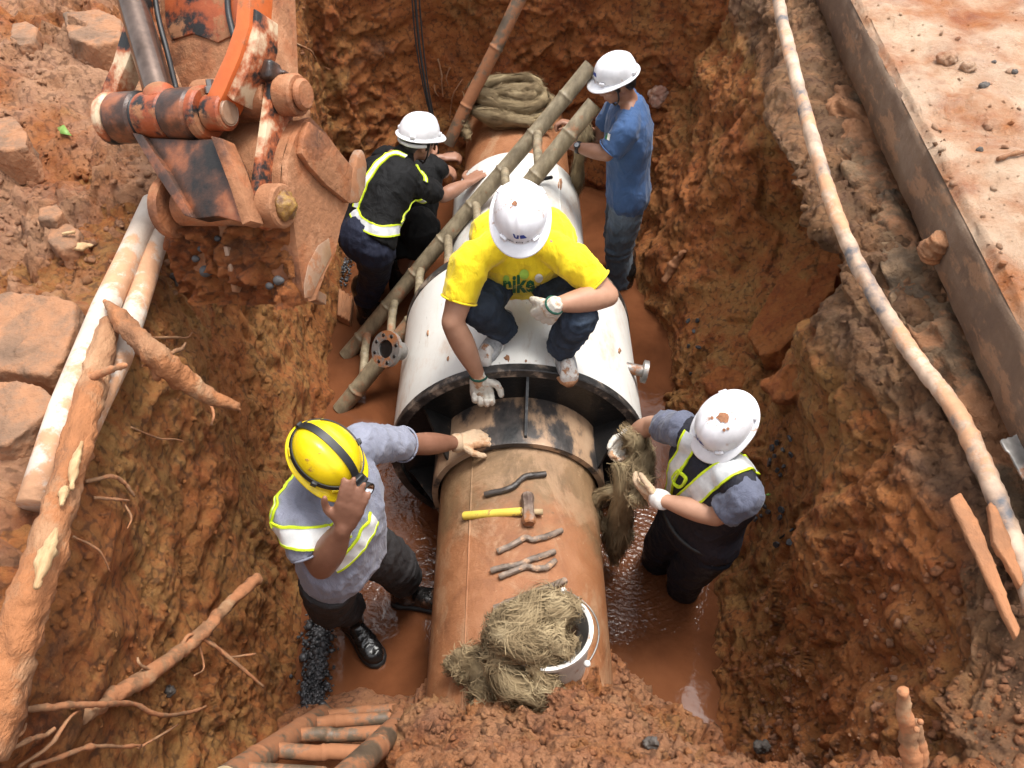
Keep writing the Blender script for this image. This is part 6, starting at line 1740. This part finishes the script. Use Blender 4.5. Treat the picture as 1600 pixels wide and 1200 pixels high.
# hose
m_hose = M('mud_splashed_hose', [(.38, (.10, .10, .11)), (.47, (.36, .25, .18)), (.6, (.56, .40, .29)), (.8, (.66, .52, .41))], 7, .6, .4, 40, .005, detail=10, mud=.35, mudcol=(.50, .27, .15), mudscale=5)
hz = [(1208, -60, 1.93), (1216, 0, 1.92), (1236, 90, 1.88), (1262, 190, 1.83), (1290, 285, 1.77), (1318, 365, 1.72), (1354, 440, 1.70), (1400, 515, 1.68), (1450, 585, 1.68), (1492, 640, 1.69), (1530, 715, 1.70), (1562, 790, 1.70), (1592, 870, 1.70), (1620, 960, 1.70)]
tag(obj('hose', rough_tube([P(u, v, z=z_) for u, v, z_ in hz], [.027, .027, .027, .027], 18, .06, 3, 12), m_hose), 'long mud splashed hose hanging along the right brink of the trench', 'hose')
m_board = M('mud_covered_board', [(.3, (.20, .085, .038)), (.6, (.34, .155, .07)), (.8, (.42, .27, .17))], 7, .8, .9, 40, .010, stretch=(1, .4, 1), mud=.5, mudcol=(.36, .155, .068), mudscale=4, detail=10)
def board(px, z, label, name='board', mat=None, th=.022, cat='board'):
    top = [P(u, v, z=z_) for (u, v), z_ in zip(px, z)]
    V, F = fuse([prism(top[::-1], (0, 0, -th))], .006, 1, lambda W, N: .003 * fbm(W * 20, 3))
    return tag(obj(name, (V, F), mat or m_board), label, cat)
board([(1484, 778), (1502, 768), (1528, 812), (1556, 880), (1582, 950), (1596, 985), (1588, 1000), (1556, 930), (1524, 860)], [1.70] * 3 + [1.71] * 6, 'long mud covered board lying along the near right brink below the hose')
board([(1546, 782), (1556, 790), (1580, 840), (1602, 905), (1596, 916), (1570, 872), (1552, 846)], [1.73] * 7, 'shorter muddy board between the long board and the hose')
board([(1562, 686), (1590, 677), (1625, 700), (1640, 790), (1612, 745), (1598, 752)], [1.77] * 6, 'grey metal sheet at the right edge beside the hose', 'metal_sheet', m_steel, .006, 'sheet')
# tree stub in the footing
tag(obj('wood_stub', rough_tube([P(1452, 398, z=1.78), P(1462, 385, z=1.82), P(1474, 372, z=1.86)], [.045, .040, .034], 14, .10, 8), m_bark), 'short broken wood stub wedged beside the road slab edge', 'stub')
# shale chips on the right slope
chips = [(1214, 712), (1226, 705), (1238, 708), (1206, 722), (1216, 733), (1228, 730), (1222, 745), (1210, 700), (1196, 788), (1192, 806), (1204, 800), (1224, 796), (1238, 684), (1222, 810), (1236, 848), (1190, 770), (1184, 812), (1216, 690), (1216, 850), (1078, 540), (1090, 545), (1084, 518), (1076, 502), (1080, 582), (1092, 500)]
for k, (u, v) in enumerate(chips):
    c_, n_ = ground_hit(u, v); s_ = rnd.uniform(.012, .024); a = rnd.uniform(0, 6)
    t1 = unit(np.cross(n_, (math.sin(a), math.cos(a), .3))); t2 = np.cross(n_, t1)
    ol = [c_ + n_ * .006 + t1 * s_ * math.cos(b_) * rnd.uniform(.8, 1.3) + t2 * s_ * .7 * math.sin(b_) * rnd.uniform(.8, 1.3) for b_ in np.linspace(0, 5.3, 6)]
    lb_, gr_ = (('small dark stone in the red slope beside the narrow strip of water', 'dark stones along the far right waterline') if u < 1150 else ('dark shale chip in the cluster behind the helmet of the worker with jute', 'upper cluster of shale chips') if v < 760 else ('dark shale chip in the lower cluster beside the elbow of the worker with jute', 'lower cluster of shale chips'))
    tag(obj('shale_chip', prism(ol, n_ * .010, .002), m_shale, smooth=False), lb_, 'chip', gr_)
tag(obj('stick', tube([G_(1222, 842, .01), G_(1240, 826, .012)], .005, 6), m_blk), 'thin black stick on the right wall below the shale chips', 'stick')
for u, v in ((1203, 774), (1128, 806)):
    c_, n_ = ground_hit(u, v, .012)
    tag(obj('leaf', prism([c_ + (-.014, 0, 0), c_ + (0, .006, .004), c_ + (.014, .004, 0), c_ + (0, -.006, 0)], (0, 0, .002)), bpy.data.materials['green_leaf']), 'small green leaf on the red clay ' + ('above the shale chips' if u > 1200 else 'beside the bent elbow of the worker holding jute'), 'leaf')
# wedge of wood stuck in the far right slope
tag(obj('wood_wedge', rough_tube([G_(1040, 440, .01), G_(1058, 415, .02), G_(1072, 392, .015)], [.018, .034, .012], 10, .2, 8), m_board), 'reddish wood wedge stuck in the slope right of the worker in blue', 'wood')
# muddy basket by the boots of the man in black
bs = [P(528, 452, z=.08), P(552, 466, z=.06), P(548, 505, z=.03), P(526, 492, z=.05)]
tag(obj('board', fuse([prism(bs[::-1], (0, 0, -.05))] + [bone(bs[0] + (bs[1] - bs[0]) * t + (0, 0, .01), bs[3] + (bs[2] - bs[3]) * t + (0, 0, .01), .008, .008) for t in (.15, .4, .65, .9)], .006, 2), m_board), 'muddy slatted board in the water beside the boots of the worker in black', 'board')

# ================================================================ LOOSE SOIL
def crumbs(name, spots, mat, smin, smax, seed):
    """one mesh of small faceted lumps resting on the earth; spots are (point, normal)"""
    rg = np.random.RandomState(seed)
    bm = bmesh.new(); bmesh.ops.create_icosphere(bm, subdivisions=1, radius=1.0)
    base = np.array([v.co[:] for v in bm.verts]); bf = np.array([[v.index for v in f.verts] for f in bm.faces]); bm.free()
    Vs, Fs = [], []; n0 = 0
    for p, n in spots:
        s = smin * rg.uniform(.5, 1.2) + (smax - smin) * rg.rand() ** 7
        b_ = np.sign(base) * np.abs(base) ** .6 * (1 + .22 * rg.randn(len(base), 1)) * np.array((1, rg.uniform(.6, 1), rg.uniform(.5, .9))) * s
        q, _ = np.linalg.qr(rg.randn(3, 3))
        Vs.append(b_ @ q + p + n * s * .25); Fs.append(bf + n0); n0 += len(base)
    o = obj(name, (np.concatenate(Vs), np.concatenate(Fs)), mat, loc=(0, 0, 0), smooth=False)
    o['kind'] = 'stuff'
    return o
def scatter(n, box_, seed):
    rg = np.random.RandomState(seed); out = []
    for _ in range(n):
        u, v = rg.uniform(box_[0], box_[2]), rg.uniform(box_[1], box_[3])
        out.append(ground_hit(u, v))
    return out
sp_ = scatter(1200, (0, 0, 480, 460), 1) + scatter(900, (1180, 880, 1600, 1200), 2)
crumbs('soil_crumbs', [(p_, n_) for p_, n_ in sp_ if n_[2] > .2], m_top, .004, .020, 1)
crumbs('soil_crumbs', [(p_, n_) for p_, n_ in scatter(2600, (640, 1000, 1250, 1200), 3) if p_[2] > .05], m_near, .0025, .016, 2)
crumbs('soil_crumbs', [(p_, n_) for p_, n_ in scatter(1500, (980, 200, 1480, 1150), 4) if p_[2] > .02], m_right, .003, .012, 3)
crumbs('soil_crumbs', [(p_, n_) for p_, n_ in scatter(900, (60, 480, 520, 1150), 5) if p_[2] > .02], m_left, .003, .014, 4)
crumbs('road_crumbs', [(p_, n_) for p_, n_ in scatter(220, (1300, 0, 1600, 480), 6) if p_[2] > 1.9 and p_[0] > 1.4], m_slabmud, .004, .018, 5)
gv = []
rg_ = np.random.RandomState(9)
for _ in range(1300):
    t = rg_.rand(); u = 500 - 12 * t + rg_.randn() * 10; v = 960 + 165 * t
    p_ = P(u, v, z=.03 + .03 * rg_.rand()); gv.append((p_, UPZ))
for _ in range(350):
    p_ = P(535 + rg_.randn() * 9, 400 + rg_.randn() * 22, z=.05); gv.append((p_, UPZ))
crumbs('black_gravel', gv, m_shale, .008, .020, 6)

def lump(u, v, s_, mat, name, label, cat='stone'):
    c_, n_ = ground_hit(u, v, s_ * .25)
    tag(obj(name, fuse([ellip(c_, (s_, .2 * s_, 0), (-.2 * s_, s_ * .8, .1 * s_), (0, 0, s_ * .9)), ball(c_ + (s_ * .4, 0, s_ * .5), s_ * .7)], s_ * .12, 1, lambda W, N: s_ * .22 * fbm(W / s_ * 1.3, 4) + s_ * .12 * cellrand(W / s_ * 1.5)), mat), label, cat)
m_pink = M('pinkish_concrete', [(.4, (.30, .15, .10)), (.6, (.50, .38, .31))], 10, .85, .6, 60, .006, mud=.35)
lump(1030, 148, .075, m_pink, 'concrete_lump', 'pinkish grey concrete lump in the far wall right of the worker in blue')
lump(1188, 1168, .030, m_stone_d, 'clod', 'grey green clod of earth on the near edge at the bottom of the picture', 'clod')
lump(1016, 1166, .022, m_stone_d, 'clod', 'grey clod on the heap of soil at the foot of the pipe', 'clod')
lump(262, 1080, .020, m_stone_d, 'stone', 'dark stone in the left wall below the forked root')
lump(272, 436, .022, m_stone_d, 'stone', 'dark grey stone between the bucket and the white poles')

# slabs of clay that slid off the right wall
m_slide = soil('smooth_dark_clay', ochre=.1, dark=.2, grey=.1, fine=.45)
def earth_slab(px, th, label):
    cu, cv = np.mean(px, 0)
    c_, n_ = ground_hit(cu, cv)
    n_ = unit(np.mean([ground_hit(u, v)[1] for u, v in px], 0) + .5 * n_)
    top = []
    for u, v in px:
        d = ray(u, v); t = np.dot(c_ + n_ * th - EYE, n_) / np.dot(d, n_); top.append(EYE + d * t)
    top = np.array(top)
    if np.dot(np.cross(top[1] - top[0], top[2] - top[1]), n_) > 0: top = top[::-1]
    V, F = fuse([prism(top, -n_ * (th + .10))], .012, 2, lambda W, N: .016 * fbm(W * 5, 4) + .008 * cellrand(W * 9) + .003 * fbm(W * 45, 2))
    tag(obj('earth_slab', (V, F), m_slide), label, 'earth', kind='thing')
earth_slab([(1168, 520), (1196, 462), (1240, 412), (1296, 382), (1316, 402), (1306, 446), (1262, 500), (1218, 548), (1184, 556)], .05, 'large smooth slab of clay leaning on the right wall behind the hose')
earth_slab([(1190, 600), (1226, 566), (1270, 556), (1282, 584), (1252, 622), (1208, 628)], .04, 'smaller slab of clay below the large one on the right wall')
earth_slab([(1090, 590), (1130, 568), (1168, 580), (1160, 606), (1112, 616)], .03, 'broken ridge of clay just above the white helmet of the worker with jute')
